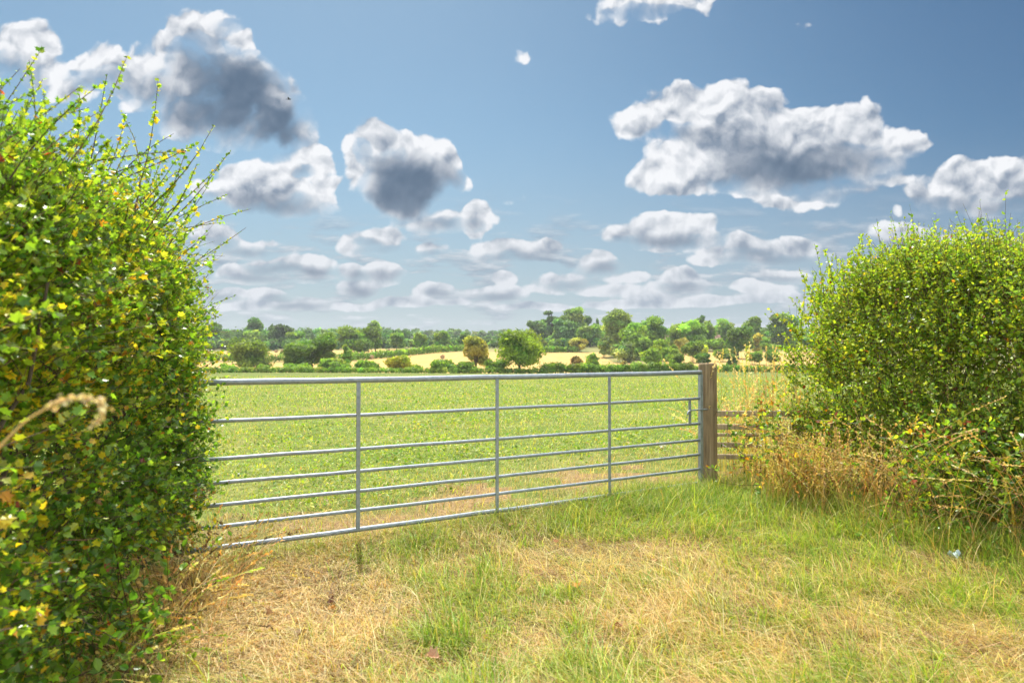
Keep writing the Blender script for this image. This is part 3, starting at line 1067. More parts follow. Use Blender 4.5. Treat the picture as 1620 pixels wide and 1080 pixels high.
blades(g, np.stack([x, y, land(x, y) - .004], -1), h, w, rng.uniform(0, 2 * np.pi, n), rng.uniform(.3, 1.4, n), pick(n, GPAL, wts), 4)
# broad clover-like leaves in drifts
n = 70000
y = np.exp(rng.uniform(np.log(5.0), np.log(60), n))
x = rng.uniform(-.95, .95, n) * y
keep = (y > gate_line_y(x) + 1.3) & (fbm(x + 20, y + 60, .8, 4) + .25 * rng.random(n) > .62) & ~((x > 3) & (y < 9))
x, y = x[keep], y[keep]
n = len(x)
sz = rng.uniform(.022, .055, n) * (y / 7) ** .5
ax = unit(np.stack([rng.standard_normal(n), rng.standard_normal(n), .3 + .3 * rng.random(n)], -1))
nm = unit(np.stack([.5 * rng.standard_normal(n), .5 * rng.standard_normal(n), np.ones(n)], -1))
leaves(g, np.stack([x, y, land(x, y) + rng.uniform(.01, .09, n) * (y / 7) ** .5], -1), ax, nm, sz, pick(n, GPAL, [1.0, 1.5, .4, .04, 0, 0, 0]) * .9, OVAL)
o = g.build('grass', GRASS)
tag(o, 'low leafy green grass and clover growing across the pasture behind the gate', 'grass', kind='stuff')


# ------------------------------------------------------------------ taller plants, each a thing
def stalks(g, n, cx, cy, rx, ry, h0, h1, lean, palw, head=0.12, w=.0028, hw=.006, toward=None):
    x = cx + rx * rng.standard_normal(n)
    y = cy + ry * rng.standard_normal(n)
    h = rng.uniform(h0, h1, n)
    b = np.stack([x, y, land(x, y) - .01], -1)
    ang = rng.uniform(0, 2 * np.pi, n) if toward is None else toward + .6 * rng.standard_normal(n)
    ln = rng.uniform(lean[0], lean[1], n)
    c = pick(n, GPAL, palw)
    tt = np.linspace(0, 1, 7)
    d = np.stack([np.cos(ang), np.sin(ang), 0 * ang], -1)
    pts = b[:, None] + h[:, None, None] * (d[:, None] * (ln[:, None] * (.25 * tt + .75 * tt ** 2.2))[..., None] + np.array([0, 0, 1.0]) * (tt * np.maximum(1 - .5 * ln[:, None] * tt, .1))[..., None])
    v, q = tubes(pts, np.broadcast_to(w / 2 * np.linspace(1.1, .5, 7), (n, 7)), 3)
    g.add(v, q, np.repeat(c, 21, axis=0))
    if head:
        # a loose seed head: short chaffy flakes along the last stretch
        per = 16
        u = 1 - head * rng.random((n, per))
        i = np.clip((u * 6).astype(int), 0, 5)
        f = u * 6 - i
        P0 = np.take_along_axis(pts, i[..., None], 1) * (1 - f[..., None]) + np.take_along_axis(pts, (i + 1)[..., None], 1) * f[..., None]
        tg = unit(np.take_along_axis(pts, (i + 1)[..., None], 1) - np.take_along_axis(pts, i[..., None], 1))
        ax = unit(tg + .45 * rng.standard_normal(P0.shape))
        nm = unit(rng.standard_normal(P0.shape))
        leaves(g, P0.reshape(-1, 3), ax.reshape(-1, 3), nm.reshape(-1, 3), np.full(n * per, hw * 3.0) * rng.uniform(.6, 1.2, n * per), np.repeat(c * 1.02, per, axis=0), OVAL)


def plant(name, label, cat, build, mat=None, group=None, loc=(0, 0)):
    g = Geo()
    build(g)
    p = (loc[0], loc[1], float(land(*loc)))
    return tag(g.build(name, mat or GRASS, loc=p), label, cat, group)


def bramble(g, cx, cy, n, r, zr, wts):
    S = np.stack([cx + r * rng.standard_normal(n), cy + .16 * rng.standard_normal(n), rng.uniform(*zr, n)], -1)
    S[:, 2] += land(S[:, 0], S[:, 1])
    twig_set(g, g, S, rng.standard_normal((n, 3)) + np.array([-.2, -.4, .3]), rng.uniform(.12, .4, n), 8, .042, lambda p: np.tile(wts, (len(p), 1)), OVAL)


CL = 'tall plants growing wild round the gateway'
plant('dry_weed', 'rusty brown mass of dead dock and grass at the foot of the right hedge', 'weed',
      lambda g: (stalks(g, 560, 2.50, 5.95, .17, .22, .30, .72, (.0, .6), [0, .2, .5, 1.6, 1.0, 1.1, .5], .5, .003, .006),
                 bramble(g, 2.5, 5.85, 60, .28, (.1, .75), [.3, .8, 1.2, .9, .5, .3, .2]),
                 stalks(g, 200, 2.80, 5.50, .22, .25, .35, .85, (.0, .6), [0, .3, .5, 1.4, 1.0, 1.0, .6], .4, .003, .006)), group=CL, loc=(2.35, 5.9))
plant('tall_grass', 'pale bleached bents with nodding seed heads behind the rail fence', 'grass',
      lambda g: (stalks(g, 90, 2.72, 7.5, .26, .3, .85, 1.5, (.0, .5), [0, 0, .2, .6, 3, 0, 0], .22, .0055, .010),
                 stalks(g, 200, 2.65, 7.4, .30, .3, .5, 1.1, (.1, .8), [0, 0, .4, .6, 3, .1, 0], .25, .004, .008)), group=CL, loc=(2.75, 7.6))
plant('tall_grass', 'long arching straw stems leaning out from the right hedge foot', 'grass',
      lambda g: (stalks(g, 70, 2.9, 5.15, .30, .30, .7, 1.4, (.3, 1.1), [0, .1, .4, 1.2, 1.4, .5, 0], .16, .004, .006),
                 stalks(g, 60, 3.5, 4.55, .30, .30, .6, 1.2, (.2, 1.0), [0, .2, .4, 1.2, 1.0, .5, 0], .16, .004, .006),
                 stalks(g, 110, 3.1, 4.95, .45, .35, .3, .8, (.3, 1.0), [.6, .8, .8, 1.0, 1.0, .3, .1], .0, .004)), group=CL, loc=(2.9, 5.1))
plant('tall_grass', 'brown withered grass tuft drooping at the base of the left hedge', 'grass',
      lambda g: (stalks(g, 420, -1.78, 3.75, .10, .42, .22, .55, (.3, 1.2), [0, .1, .3, 1.4, 1.2, .5, .5], .12, .0034, .005),
                 stalks(g, 160, -1.70, 2.95, .14, .3, .2, .5, (.3, 1.2), [.1, .5, .4, 1.2, .9, .5, .4], .12, .0034, .005)), group=CL, loc=(-1.78, 3.75))
plant('tall_grass', 'lush green grass tussock beneath the latch end of the gate', 'grass',
      lambda g: (lambda n, x, y: blades(g, np.stack([x, y, land(x, y) - .01], -1), rng.uniform(.10, .26, n), rng.uniform(.003, .006, n), rng.uniform(0, 6.3, n), rng.uniform(.3, 1.4, n), pick(n, GPAL, [1.3, 1.2, .5, .1, .05, 0, 0]), 5))(
          5200, 1.55 + .50 * rng.standard_normal(5200), 6.05 + .28 * rng.standard_normal(5200) - .12), group=CL, loc=(1.55, 6.0))
plant('tall_grass', 'green grass fringe under the rusty weeds of the right hedge', 'grass',
      lambda g: (lambda n, s: (lambda p: blades(g, np.stack([p[:, 0], p[:, 1], land(p[:, 0], p[:, 1]) - .01], -1), rng.uniform(.12, .30, n), rng.uniform(.003, .006, n), rng.uniform(0, 6.3, n), rng.uniform(.3, 1.3, n), pick(n, GPAL, [1.2, 1.2, .7, .25, .15, .1, 0]), 5))(
          right_foot(s) + np.stack([-.38 + .16 * rng.standard_normal(n), -.22 + .16 * rng.standard_normal(n)], -1)))(6000, rng.uniform(.6, 3.6, 6000)), group=CL, loc=(2.6, 5.2))


plant('bramble', 'straggling bramble with scattered leaves climbing over the grey rail fence', 'bramble',
      lambda g: (bramble(g, 2.50, 6.85, 60, .20, (.05, .72), [.8, 1.2, 1, .6, .2, .12, .18])), LEAF, CL, (2.5, 6.8))
plant('undergrowth', 'shadowy tangle of withered stems and leaves under the right end of the green hedge', 'undergrowth',
      lambda g: (bramble(g, 3.95, 4.2, 420, .36, (.0, .85), [1.0, 1.4, 1.2, .7, .1, .04, .05]), bramble(g, 3.35, 4.95, 300, .24, (.0, .75), [.7, 1.4, 1.4, .7, .15, .06, .06]),
                 stalks(g, 200, 3.75, 4.3, .40, .28, .3, .95, (.2, .9), [.4, .6, .5, 1.2, 1.0, .5, .4], .0, .0036)), LEAF, CL, (3.8, 4.3))
plant('bramble', 'low bright green bramble spray at the foot of the right hedge', 'bramble',
      lambda g: bramble(g, 3.15, 4.95, 150, .28, (.0, .6), [.5, 1.2, 1.8, .9, .1, .06, .05]), LEAF, CL, (3.1, 4.85))
plant('nettle', 'dark leafy nettles filling the shaded foot of the left hedge', 'weed',
      lambda g: (bramble(g, -1.68, 2.6, 110, .10, (.0, .5), [1.2, 1.6, 1.0, .2, .02, .01, .01]), bramble(g, -1.75, 3.1, 70, .08, (.0, .35), [1.2, 1.6, .8, .2, .05, .02, .03])), LEAF, CL, (-1.6, 2.6))

# one out-of-focus stalk close to the lens
g = Geo()
st = np.array([(-.93, .98, .35), (-.86, .965, .80), (-.80, .955, 1.10), (-.735, .95, 1.245), (-.672, .945, 1.308), (-.625, .94, 1.332), (-.590, .94, 1.340), (-.566, .94, 1.334), (-.560, .94, 1.316), (-.575, .94, 1.300)])
seg = np.linspace(0, 9, 60)
fine = np.stack([np.interp(seg, np.arange(10), st[:, k]) for k in range(3)], -1)
for _ in range(4):
    fine[1:-1] = (fine[:-2] + fine[1:-1] * 2 + fine[2:]) / 4
fine[:, 2] += 0
tube(g, np.concatenate([[[-.97, 1.0, float(land(-.97, 1.0))]], fine]), np.linspace(.0022, .0008, 61), 6, (.62, .52, .33))
k = rng.integers(30, 59, 150)
P0 = fine[k] + .003 * rng.standard_normal((150, 3))
leaves(g, P0, unit(fine[k + 1] - fine[k]) + .25 * rng.standard_normal((150, 3)), rng.standard_normal((150, 3)), rng.uniform(.004, .010, 150), pick(150, [(.72, .62, .42), (.62, .50, .30)], [1, 1]), OVAL)
o = g.build('grass_stalk', GRASS, loc=(-.97, 1.0, float(land(-.97, 1.0))))
tag(o, 'single bleached grass stalk with a hooked seed head in front of the left hedge', 'grass stalk')

# ------------------------------------------------------------------ things on the ground
LEAFDRY = leaf_mat('dead_leaf', .2, .7, .2, (1.1, 1, .8))
DRY = LOBED * np.array([1.1, 1, 3.2])
for k, (px, py, s, c) in enumerate([(455, 940, .07, (.45, .20, .06)), (430, 970, .08, (.42, .22, .08)), (660, 846, .07, (.40, .16, .05)), (885, 856, .08, (.30, .15, .06)), (1036, 888, .07, (.36, .17, .07)),
                                   (918, 930, .08, (.50, .24, .04)), (890, 960, .07, (.42, .28, .14)), (965, 990, .07, (.38, .18, .07)), (540, 945, .08, (.20, .09, .05)), (470, 1008, .09, (.36, .23, .12)),
                                   (690, 1045, .09, (.48, .33, .17)), (520, 960, .06, (.45, .22, .08)), (680, 870, .06, (.42, .19, .07)), (805, 832, .08, (.46, .25, .13))]):
    Y = CAM_Z * F_PX / (py - HORIZON)
    Y = (CAM_Z - float(land((px - 810) / F_PX * Y, Y)) - .03) * F_PX / (py - HORIZON)
    p = np.array([(px - 810) / F_PX * Y, Y, 0])
    p[2] = float(land(p[0], p[1])) + .035
    g = Geo()
    for j in range(1):
        a = rng.uniform(0, 6.28)
        leaves(g, (p + .02 * rng.standard_normal(3) * (1, 1, .4))[None], np.array([[math.cos(a), math.sin(a), .25]]), np.array([[.4 * math.cos(a + 2), .4 * math.sin(a + 2), 1]]), np.array([s * .8]), pick(1, [(c[0] * .85, c[1] * .95, c[2])], [1]), DRY)
    o = g.build('fallen_leaf', LEAFDRY, loc=p)
    tag(o, 'curled brown dead leaf lying in the short grass in front of the gate', 'fallen leaf', 'dead leaves scattered over the verge')

PLASTIC = simple_mat('plastic_scrap', .3)
p = np.array([(1508 - 810) / F_PX * 4.35, 4.35, 0])
p[2] = float(land(p[0], p[1])) + .035
g = Geo()
m = 7
uu, ww = np.meshgrid(np.linspace(-.036, .036, 7), np.linspace(-.022, .022, 7))
zz_ = .016 * np.sin(uu * 110 + ww * 60) + .012 * np.cos(ww * 160 + uu * 50) + .006 * np.sin(uu * 300)
uu = uu + .008 * np.sin(ww * 130)
ww = ww + .007 * np.sin(uu * 150)
ii = np.arange(m * m).reshape(m, m)
g.add(np.stack([p[0] + uu, p[1] + ww, p[2] + zz_], -1).reshape(-1, 3), np.stack([ii[:-1, :-1], ii[:-1, 1:], ii[1:, 1:], ii[1:, :-1]], -1).reshape(-1, 4), (.42, .55, .57))
tag(g.build('plastic_scrap', PLASTIC, loc=p, smooth=True), 'crumpled scrap of pale bluish plastic caught in the grass by the right hedge', 'litter')
STONE = simple_mat('flint', .6)
for px, py, Y, s, lab in ((393, 851, 4.9, .030, 'pale flint stone in dry grass just behind the left end of the gate'), (1048, 712, 9.2, .035, 'white stone showing in the tawny grass seen between the gate rails near the post')):
    p = np.array([(px - 810) / F_PX * Y, Y, 0])
    p[2] = float(land(p[0], p[1])) + .035
    g = Geo()
    th_, ph_ = np.meshgrid(np.linspace(0, 2 * np.pi, 13)[:-1], np.linspace(.15, np.pi - .15, 7))
    rr_ = s * (1 + .25 * np.sin(th_ * 2 + ph_ * 3) + .12 * np.cos(th_ * 3))
    vv = np.stack([p[0] + 1.4 * rr_ * np.sin(ph_) * np.cos(th_), p[1] + rr_ * np.sin(ph_) * np.sin(th_), p[2] + .7 * rr_ * np.cos(ph_)], -1)
    ii = np.arange(84).reshape(7, 12)
    g.add(vv.reshape(-1, 3), [np.stack([ii[:-1], np.roll(ii[:-1], -1, 1), np.roll(ii[1:], -1, 1), ii[1:]], -1).reshape(-1, 4), ii[0][None], ii[-1][None]], (.56, .52, .45))
    tag(g.build('stone', STONE, loc=p), lab, 'stone')

# ------------------------------------------------------------------ trees, bushes, hedgerows and woods far off
def clump(g, centres, radii, n, leaf, col, sun_side=0.15, flat=1.0, hollow=.45):
    """n small faces spread through overlapping lobes: centres (L,3), radii (L,) or (L,3)"""
    L = len(centres)
    radii = np.asarray(radii, float)
    if radii.ndim == 1:
        radii = np.stack([radii, radii, radii * flat], -1)
    vol = (radii.prod(1)) ** (2 / 3)
    i = rng.choice(L, n, p=vol / vol.sum())
    d = unit(rng.standard_normal((n, 3)))
    d[:, 2] = np.where((d[:, 2] < -.3) & (rng.random(n) < .6), -d[:, 2], d[:, 2])
    r = rng.random(n) ** hollow
    r = r * (1 + .16 * rng.standard_normal(n))
    p = centres[i] + d * radii[i] * r[:, None]
    nrm = unit(d + .8 * rng.standard_normal((n, 3)))
    a = unit(np.cross(nrm, rng.standard_normal((n, 3))))
    b = np.cross(nrm, a)
    s = leaf * np.exp(.35 * rng.standard_normal(n))[:, None]
    e = lambda: (.75 + .5 * rng.random((n, 1)))
    q = np.stack([p - a * s * e() * .5, p - b * s * e() * .4, p + a * s * e() * .5, p + b * s * e() * .4], 1)
    tone = np.exp(.22 * rng.standard_normal((L, 1)))[i] * np.exp(.20 * rng.standard_normal((n, 1)))
    hue = 1 + .10 * rng.standard_normal((L, 3))[i] * np.array([1, .3, .6])
    c = np.clip(np.asarray(col) * tone * hue, .003, .8)
    g.add(q.reshape(-1, 3), np.arange(n * 4).reshape(n, 4), np.repeat(c, 4, axis=0))


KINDS = {   # colour of the leaves
    'oak': (.17, .27, .045), 'dark': (.13, .225, .045), 'mid': (.19, .31, .055), 'bright': (.21, .35, .05), 'lime': (.24, .38, .04),
    'willow': (.25, .34, .11), 'tan': (.34, .34, .08), 'yellow': (.40, .47, .055), 'rust': (.28, .21, .08), 'blue': (.13, .235, .080), 'pale': (.28, .42, .09),
}


def tree(name, label, cat, px, D, top, base, wpx, kind='oak', form='round', group=None, n=None, trunk=True, gap=.04):
    """a tree whose foot is at photo column px, D metres off; top/base rows and width read off the photo"""
    foot = at(px, D)
    H = max((base - top) * D / F_PX, .6)
    H = max(H, CAM_Z - (top - HORIZON) / F_PX * D - foot[2])
    W = wpx * D / F_PX
    root = empty(name, foot)
    col = KINDS[kind]
    gc, gt = Geo(), Geo()
    if form == 'cone':
        L = 26
        t = np.linspace(.10, .98, L)
        rad = W / 2 * (1 - t) ** .8 + .03 * W
        a = rng.uniform(0, 6.28, L)
        c = np.stack([np.cos(a) * rad * .35, np.sin(a) * rad * .35, H * t], -1)
        rr = np.stack([rad * .75, rad * .75, np.full(L, H * .05)], -1)
        low = .1
    elif form == 'layered':
        L = 16
        t = np.sort(rng.uniform(.42, .97, L))
        a = rng.uniform(0, 6.28, L)
        rad = W / 2 * rng.uniform(.25, .62, L)
        c = np.stack([np.cos(a) * rad, np.sin(a) * rad, H * t], -1)
        rr = np.stack([W * rng.uniform(.18, .3, L), W * rng.uniform(.18, .3, L), np.full(L, H * .045)], -1)
        low = .4
    else:
        L = {'round': 22, 'tall': 24, 'bush': 14, 'thin': 16}[form]
        cb = {'round': gap, 'tall': .10, 'bush': .02, 'thin': .03}[form]
        u = unit(rng.standard_normal((L, 3)))
        u[:, 2] = np.abs(u[:, 2]) * 1.15 - .30 if cb > .1 else rng.uniform(-.95, 1.0, L)
        k = rng.uniform(.40, .80, (L, 1))
        c = u * k * np.array([W * .46, W * .46, H * (1 - cb) * .52])
        c[:, 2] += H * (cb + (1 - cb) * .48)
        # wide shoulders, narrower top
        wid = 1 - .35 * sstep(c[:, 2] / H, .6, 1.0)
        c[:, :2] *= wid[:, None]
        rs = rng.uniform(.22, .36, L) * (W * .55 + H * .3) * .8
        rr = np.stack([rs * 1.1, rs * 1.1, rs * rng.uniform(.6, .85, L)], -1)
        hi = c[:, 2] + rr[:, 2]
        c[:, 2] -= np.maximum(hi - H, 0)
        c[:, 2] = np.maximum(c[:, 2], rr[:, 2] * .8 + cb * H * .8)
        low = cb
    ex_ = (np.abs(c[:, :2]) + rr[:, :2] * .9).max()
    c[:, :2] *= W / 2 / ex_
    rr[:, :2] *= W / 2 / ex_
    ez_ = (c[:, 2] + rr[:, 2] * .95).max()
    c[:, 2] *= H / ez_
    size_px = (H * W) ** .5 * F_PX / D
    nn = n or int(np.clip(size_px ** 2 * 5.0, 900, 16000))
    leaf = np.clip(3.1 * D / F_PX, .10, 1.5)
    if form == 'thin':
        nn = int(nn * .6)
    clump(gc, c, rr, nn, leaf, col, hollow=.5)
    # trunk and limbs
    tr = max(H * .022, .06) * (1.2 if form != 'bush' else .5)
    top_t = .55 if form in ('round', 'tall', 'thin', 'bush') else .95
    zt = np.linspace(-.3, H * top_t, 7)
    wob_ = np.cumsum(.012 * H * rng.standard_normal((7, 2)), axis=0) * (zt[:, None] > 0)
    spine = np.concatenate([wob_, zt[:, None]], 1)
    if form != 'bush':
        tube(gt, spine, tr * np.linspace(1.35, .45, 7), 7, (.10, .085, .065))
    nb = min(L, 12 if form != 'cone' else 4)
    for j in rng.choice(L, nb, replace=False):
        s0 = spine[rng.integers(2, 6)] if form != 'bush' else np.array([.15 * W * rng.standard_normal() * .5, .1 * W * rng.standard_normal(), -.1])
        e = c[j]
        mid = (s0 + e) / 2 + np.array([0, 0, -.03 * H]) + .03 * H * rng.standard_normal(3)
        tube(gt, [s0, mid, e], tr * np.array([.5, .35, .12]), 5, (.10, .085, .065), cap=False)
    gc.build('crown' if form != 'bush' else 'foliage', CROWN, root)
    gt.build('trunk' if form != 'bush' else 'branches', BARK, root)
    tag(root, label, cat, group)
    return root


TREES = [
    # name, label, category, px, D, top, base, width px, colour, form
    ('oak_tree', 'dark spreading oak with forked trunk alone on the stubble, leftmost of the field trees', 'tree', 395, 170, 537, 592, 76, 'oak', 'round'),
    ('field_tree', 'dense dark tree with low skirts, left half of a close pair on the stubble', 'tree', 476, 166, 538, 590, 54, 'dark', 'round'),
    ('field_tree', 'taller dark tree with open crown, right half of a close pair on the stubble', 'tree', 512, 170, 526, 590, 46, 'dark', 'tall'),
    ('oak_tree', 'big domed olive oak standing at the far edge of the left stubble field', 'tree', 566, 285, 517, 562, 66, 'oak', 'round'),
    ('field_tree', 'small green tree squeezed against the right side of the domed olive oak', 'tree', 594, 290, 526, 562, 24, 'mid', 'tall'),
    ('sapling', 'thin pale sapling standing just right of the close dark pair', 'tree', 549, 172, 545, 578, 18, 'pale', 'thin'),
    ('autumn_tree', 'thin crowned tawny tree turning early, left of the bright green oak', 'tree', 753, 150, 530, 592, 50, 'tan', 'thin'),
    ('oak_tree', 'bright yellow green oak with a broad lopsided crown, centre of the view', 'tree', 822, 142, 526, 594, 96, 'lime', 'round'),
    ('parkland_tree', 'tallest tree of the skyline, a high rounded crown above the wood', 'tree', 905, 400, 489, 552, 44, 'mid', 'tall'),
    ('cedar', 'flat layered dark cedar beside the tallest tree of the skyline', 'tree', 871, 405, 497, 552, 28, 'blue', 'layered'),
    ('cedar', 'small ragged cedar on the right flank of the tallest skyline tree', 'tree', 926, 410, 505, 552, 20, 'blue', 'layered'),
    ('conifer', 'lone pointed dark conifer poking above the wood right of the tallest tree', 'tree', 945, 400, 507, 552, 14, 'dark', 'cone'),
    ('parkland_tree', 'broad blue green tree in front of the tallest skyline tree', 'tree', 893, 370, 511, 556, 50, 'blue', 'round'),
    ('parkland_tree', 'dark green tree below the pointed conifer', 'tree', 933, 360, 520, 556, 42, 'mid', 'round'),
    ('parkland_tree', 'mid green tree at the left shoulder of the rise below the cedar', 'tree', 848, 380, 514, 556, 40, 'blue', 'round'),
    ('willow_tree', 'tall grey green willow with drooping sides behind the scrub right of centre', 'tree', 978, 265, 503, 576, 54, 'willow', 'tall'),
    ('willow_tree', 'rounded fresh green willow half in front of the tall grey green one', 'tree', 1001, 250, 522, 578, 46, 'bright', 'round'),
    ('parkland_tree', 'wide leafy green tree topping the clump left of the farmhouse roof', 'tree', 1028, 300, 507, 564, 54, 'mid', 'round'),
    ('parkland_tree', 'wide sunlit tree between the red farmhouse and the pitched roof', 'tree', 1087, 310, 511, 558, 66, 'bright', 'round'),
    ('parkland_tree', 'narrow green tree standing behind the wooden gate post line', 'tree', 1118, 330, 516, 558, 30, 'mid', 'tall'),
    ('field_tree', 'dark rounded tree right of the gate post at the field corner', 'tree', 1168, 250, 519, 569, 46, 'dark', 'round'),
    ('sapling', 'small yellowing tree beside the dark rounded field corner tree', 'tree', 1198, 270, 527, 562, 16, 'tan', 'thin'),
    ('parkland_tree', 'bright green crown on the skyline above the field corner tree', 'tree', 1190, 350, 509, 556, 44, 'mid', 'round'),
    ('parkland_tree', 'grey green crown where the skyline meets the right hedge', 'tree', 1236, 345, 503, 556, 50, 'oak', 'round'),
    ('pine_tree', 'dark pine tip above the wood over the pitched roof', 'tree', 1107, 420, 508, 552, 18, 'dark', 'layered'),
    ('parkland_tree', 'pale green crown on the skyline behind the gate post', 'tree', 1145, 360, 512, 556, 36, 'pale', 'round'),
    ('parkland_tree', 'small round pale tree before the blue wood, first right of the domed oak', 'tree', 628, 330, 529, 556, 24, 'mid', 'round'),
    ('parkland_tree', 'small round lime coloured tree standing out against the blue wood', 'tree', 664, 320, 528, 556, 25, 'bright', 'round'),
    ('parkland_tree', 'small dark green round tree between lime tree and tawny tree', 'tree', 700, 325, 526, 556, 34, 'mid', 'round'),
    ('parkland_tree', 'low bluish tree right behind the top of the tawny tree', 'tree', 735, 330, 528, 556, 28, 'blue', 'round'),
    ('parkland_tree', 'pale rounded crown rising at the middle of the left wood', 'tree', 592, 400, 511, 552, 22, 'pale', 'tall'),
    ('parkland_tree', 'higher dark crown at the left end of the wood, touching the left hedge', 'tree', 335, 390, 512, 552, 40, 'blue', 'round'),
    ('parkland_tree', 'highest dark crown in the left wood, above the lone oak', 'tree', 401, 400, 505, 552, 36, 'blue', 'round'),
    ('parkland_tree', 'light green crown at the foot of the left wood near the lone oak', 'tree', 398, 360, 522, 554, 28, 'pale', 'round'),
    ('parkland_tree', 'yellow green spreading crown at the wood edge above the close pair', 'tree', 468, 370, 527, 554, 34, 'bright', 'round'),
    ('parkland_tree', 'dark crown in the wood midway between lone oak and close pair', 'tree', 442, 385, 515, 552, 38, 'blue', 'round'),
]
for t in TREES:
    tree(*t, gap=.07 if 'forked' in t[1] or 'lopsided' in t[1] else .03, group='trees of the valley beyond the pasture')

BUSHES = [
    ('yellow green rounded bush on the pasture edge before the stubble', 634, 150, 566, 594, 54, 'yellow'),
    ('dark green bush at the pasture edge, widest left of the yellow bush', 530, 142, 574, 597, 52, 'mid'),
    ('small dark round bush right under the lone oak', 417, 146, 583, 597, 22, 'mid'),
    ('low green bush between the wide dark bush and the yellow bush', 578, 144, 577, 597, 44, 'bright'),
    ('small dark bush nestling against the right foot of the yellow bush', 657, 142, 584, 597, 26, 'mid'),
    ('dark green bush left of the tawny tree on the pasture edge', 700, 141, 574, 596, 56, 'mid'),
    ('olive bush below the tawny tree', 738, 140, 578, 596, 40, 'oak'),
    ('pale green low bush below the right side of the bright oak', 872, 139, 577, 594, 20, 'bright'),
    ('reddish brown bare looking bush on the golden stubble right of the bright oak', 909, 175, 564, 581, 26, 'rust'),
    ('green upright bush on the stubble edge beside the reddish bush', 938, 180, 559, 580, 24, 'bright'),
    ('olive brown scrub bush at the far hedge end above the reddish bush', 918, 300, 540, 562, 34, 'tan'),
    ('grey green mounded willow scrub below the tall willow', 983, 225, 548, 580, 42, 'willow'),
    ('round bright lime bush in the middle of the scrub', 1029, 205, 547, 578, 36, 'lime'),
    ('leafy green bush right of the round lime bush', 1062, 215, 546, 576, 40, 'bright'),
    ('olive bush with tan top left of the farmhouse foot', 1096, 225, 541, 576, 36, 'oak'),
    ('dark round bush near the gate post top', 1112, 190, 559, 578, 26, 'dark'),
    ('yellow tinted bush in the rough beyond the scrub', 1110, 260, 547, 566, 22, 'yellow'),
    ('dark compact bush right of the gate post top', 1156, 195, 560, 575, 20, 'dark'),
    ('low dull bush in the scrub above the clipped hedge', 1068, 190, 560, 580, 30, 'oak'),
    ('green bush under the dark field corner tree', 1192, 215, 556, 574, 30, 'mid'),
    ('pale bush just left of the right hedge silhouette', 1222, 210, 552, 574, 34, 'mid'),
    ('brownish bush in the gap of the clipped hedge', 985, 170, 571, 583, 16, 'rust'),
]
BUSHES += [
    ('tall leafy scrub filling under the wide leafy tree left of the farmhouse', 1012, 240, 532, 574, 44, 'mid'),
    ('grey green scrub between the tall willow and the bright oak', 955, 255, 541, 572, 30, 'willow'),
    ('lush bush right behind the round lime bush', 1046, 235, 538, 572, 34, 'bright'),
    ('tan topped scrub bush in front of the farmhouse wall', 1078, 280, 541, 567, 34, 'tan'),
    ('mid green scrub bush hiding the cottage foot', 1130, 300, 541, 562, 36, 'mid'),
    ('low bright scrub beyond the field corner tree on its right', 1212, 300, 541, 562, 34, 'bright'),
    ('dull green scrub along the stubble, midway between gate post and field corner tree', 1142, 232, 551, 571, 28, 'oak'),
    ('light green weedy bush just over the top rail under the lone oak, left side', 362, 144, 583, 597, 34, 'bright'),
    ('light green weedy bush just over the top rail under the close dark pair', 470, 144, 582, 597, 46, 'bright'),
    ('leafy bush tucked between the bright oak and the tawny tree', 783, 140, 574, 595, 34, 'mid'),
]
for lab, px, D, top, base, w, kd in BUSHES:
    tree('bush', lab, 'bush', px, D, top, base, w, kd, 'bush', group='bushes along the pasture edge')


def hedgerow(label, pts, h_px, kind, leaf_n, wid=1.6):
    """a clipped hedgerow through points (px, D); height read in photo rows"""
    P = np.array([at(px, D) for px, D in pts])
    seg = np.concatenate([[0], np.cumsum(np.linalg.norm(np.diff(P[:, :2], axis=0), axis=1))])
    m = max(int(seg[-1] / 1.2), 8)
    s = np.linspace(0, seg[-1], m)
    c = np.stack([np.interp(s, seg, P[:, 0]), np.interp(s, seg, P[:, 1])], -1) + .12 * rng.standard_normal((m, 2))
    H = h_px * c[:, 1] / F_PX * (1 + .22 * (fbm(s * .15, s * 0 + 3, 1.0, 3) - .5) + .06 * rng.standard_normal(m))
    z = land(c[:, 0], c[:, 1])
    cen = np.concatenate([np.stack([c[:, 0], c[:, 1], z + H * .52], -1), np.stack([c[:, 0], c[:, 1], z + H * .22], -1)])
    rr = np.concatenate([np.stack([np.full(m, 1.0), np.full(m, wid * .5), H * .52], -1), np.stack([np.full(m, 1.0), np.full(m, wid * .5), H * .3], -1)])
    g = Geo()
    D0 = P[:, 1].mean()
    clump(g, cen, rr, leaf_n, np.clip(2.2 * D0 / F_PX, .12, .9), KINDS[kind], hollow=.35)
    o = g.build('hedgerow', CROWN, loc=P[0])
    return tag(o, label, 'hedgerow', 'hedgerows between the fields')


hedgerow('dark clipped hedgerow along the far edge of the pasture, ending near the gate post', [(862, 136), (900, 136), (1000, 137), (1090, 138)], 15, 'mid', 12000)
hedgerow('lower clipped hedgerow along the pasture right of the gate post', [(1098, 138), (1180, 138), (1330, 139)], 12, 'mid', 8000)
hedgerow('uneven weedy hedgerow along the pasture edge below the field trees', [(250, 139), (420, 138), (560, 138), (700, 138), (800, 137), (866, 136)], 9, 'mid', 14000)
hedgerow('long dark hedgerow across the left stubble, passing behind the lone oak', [(230, 229), (350, 229), (430, 229), (500, 229), (560, 233)], 13, 'mid', 7000)
hedgerow('thin green hedgerow slanting across the middle stubble towards the blue wood', [(556, 236), (620, 262), (680, 288), (745, 312)], 11, 'bright', 7000)
hedgerow('short green hedgerow in front of the parkland trees right of the bright oak', [(850, 296), (880, 296), (912, 298)], 9, 'bright', 2500)
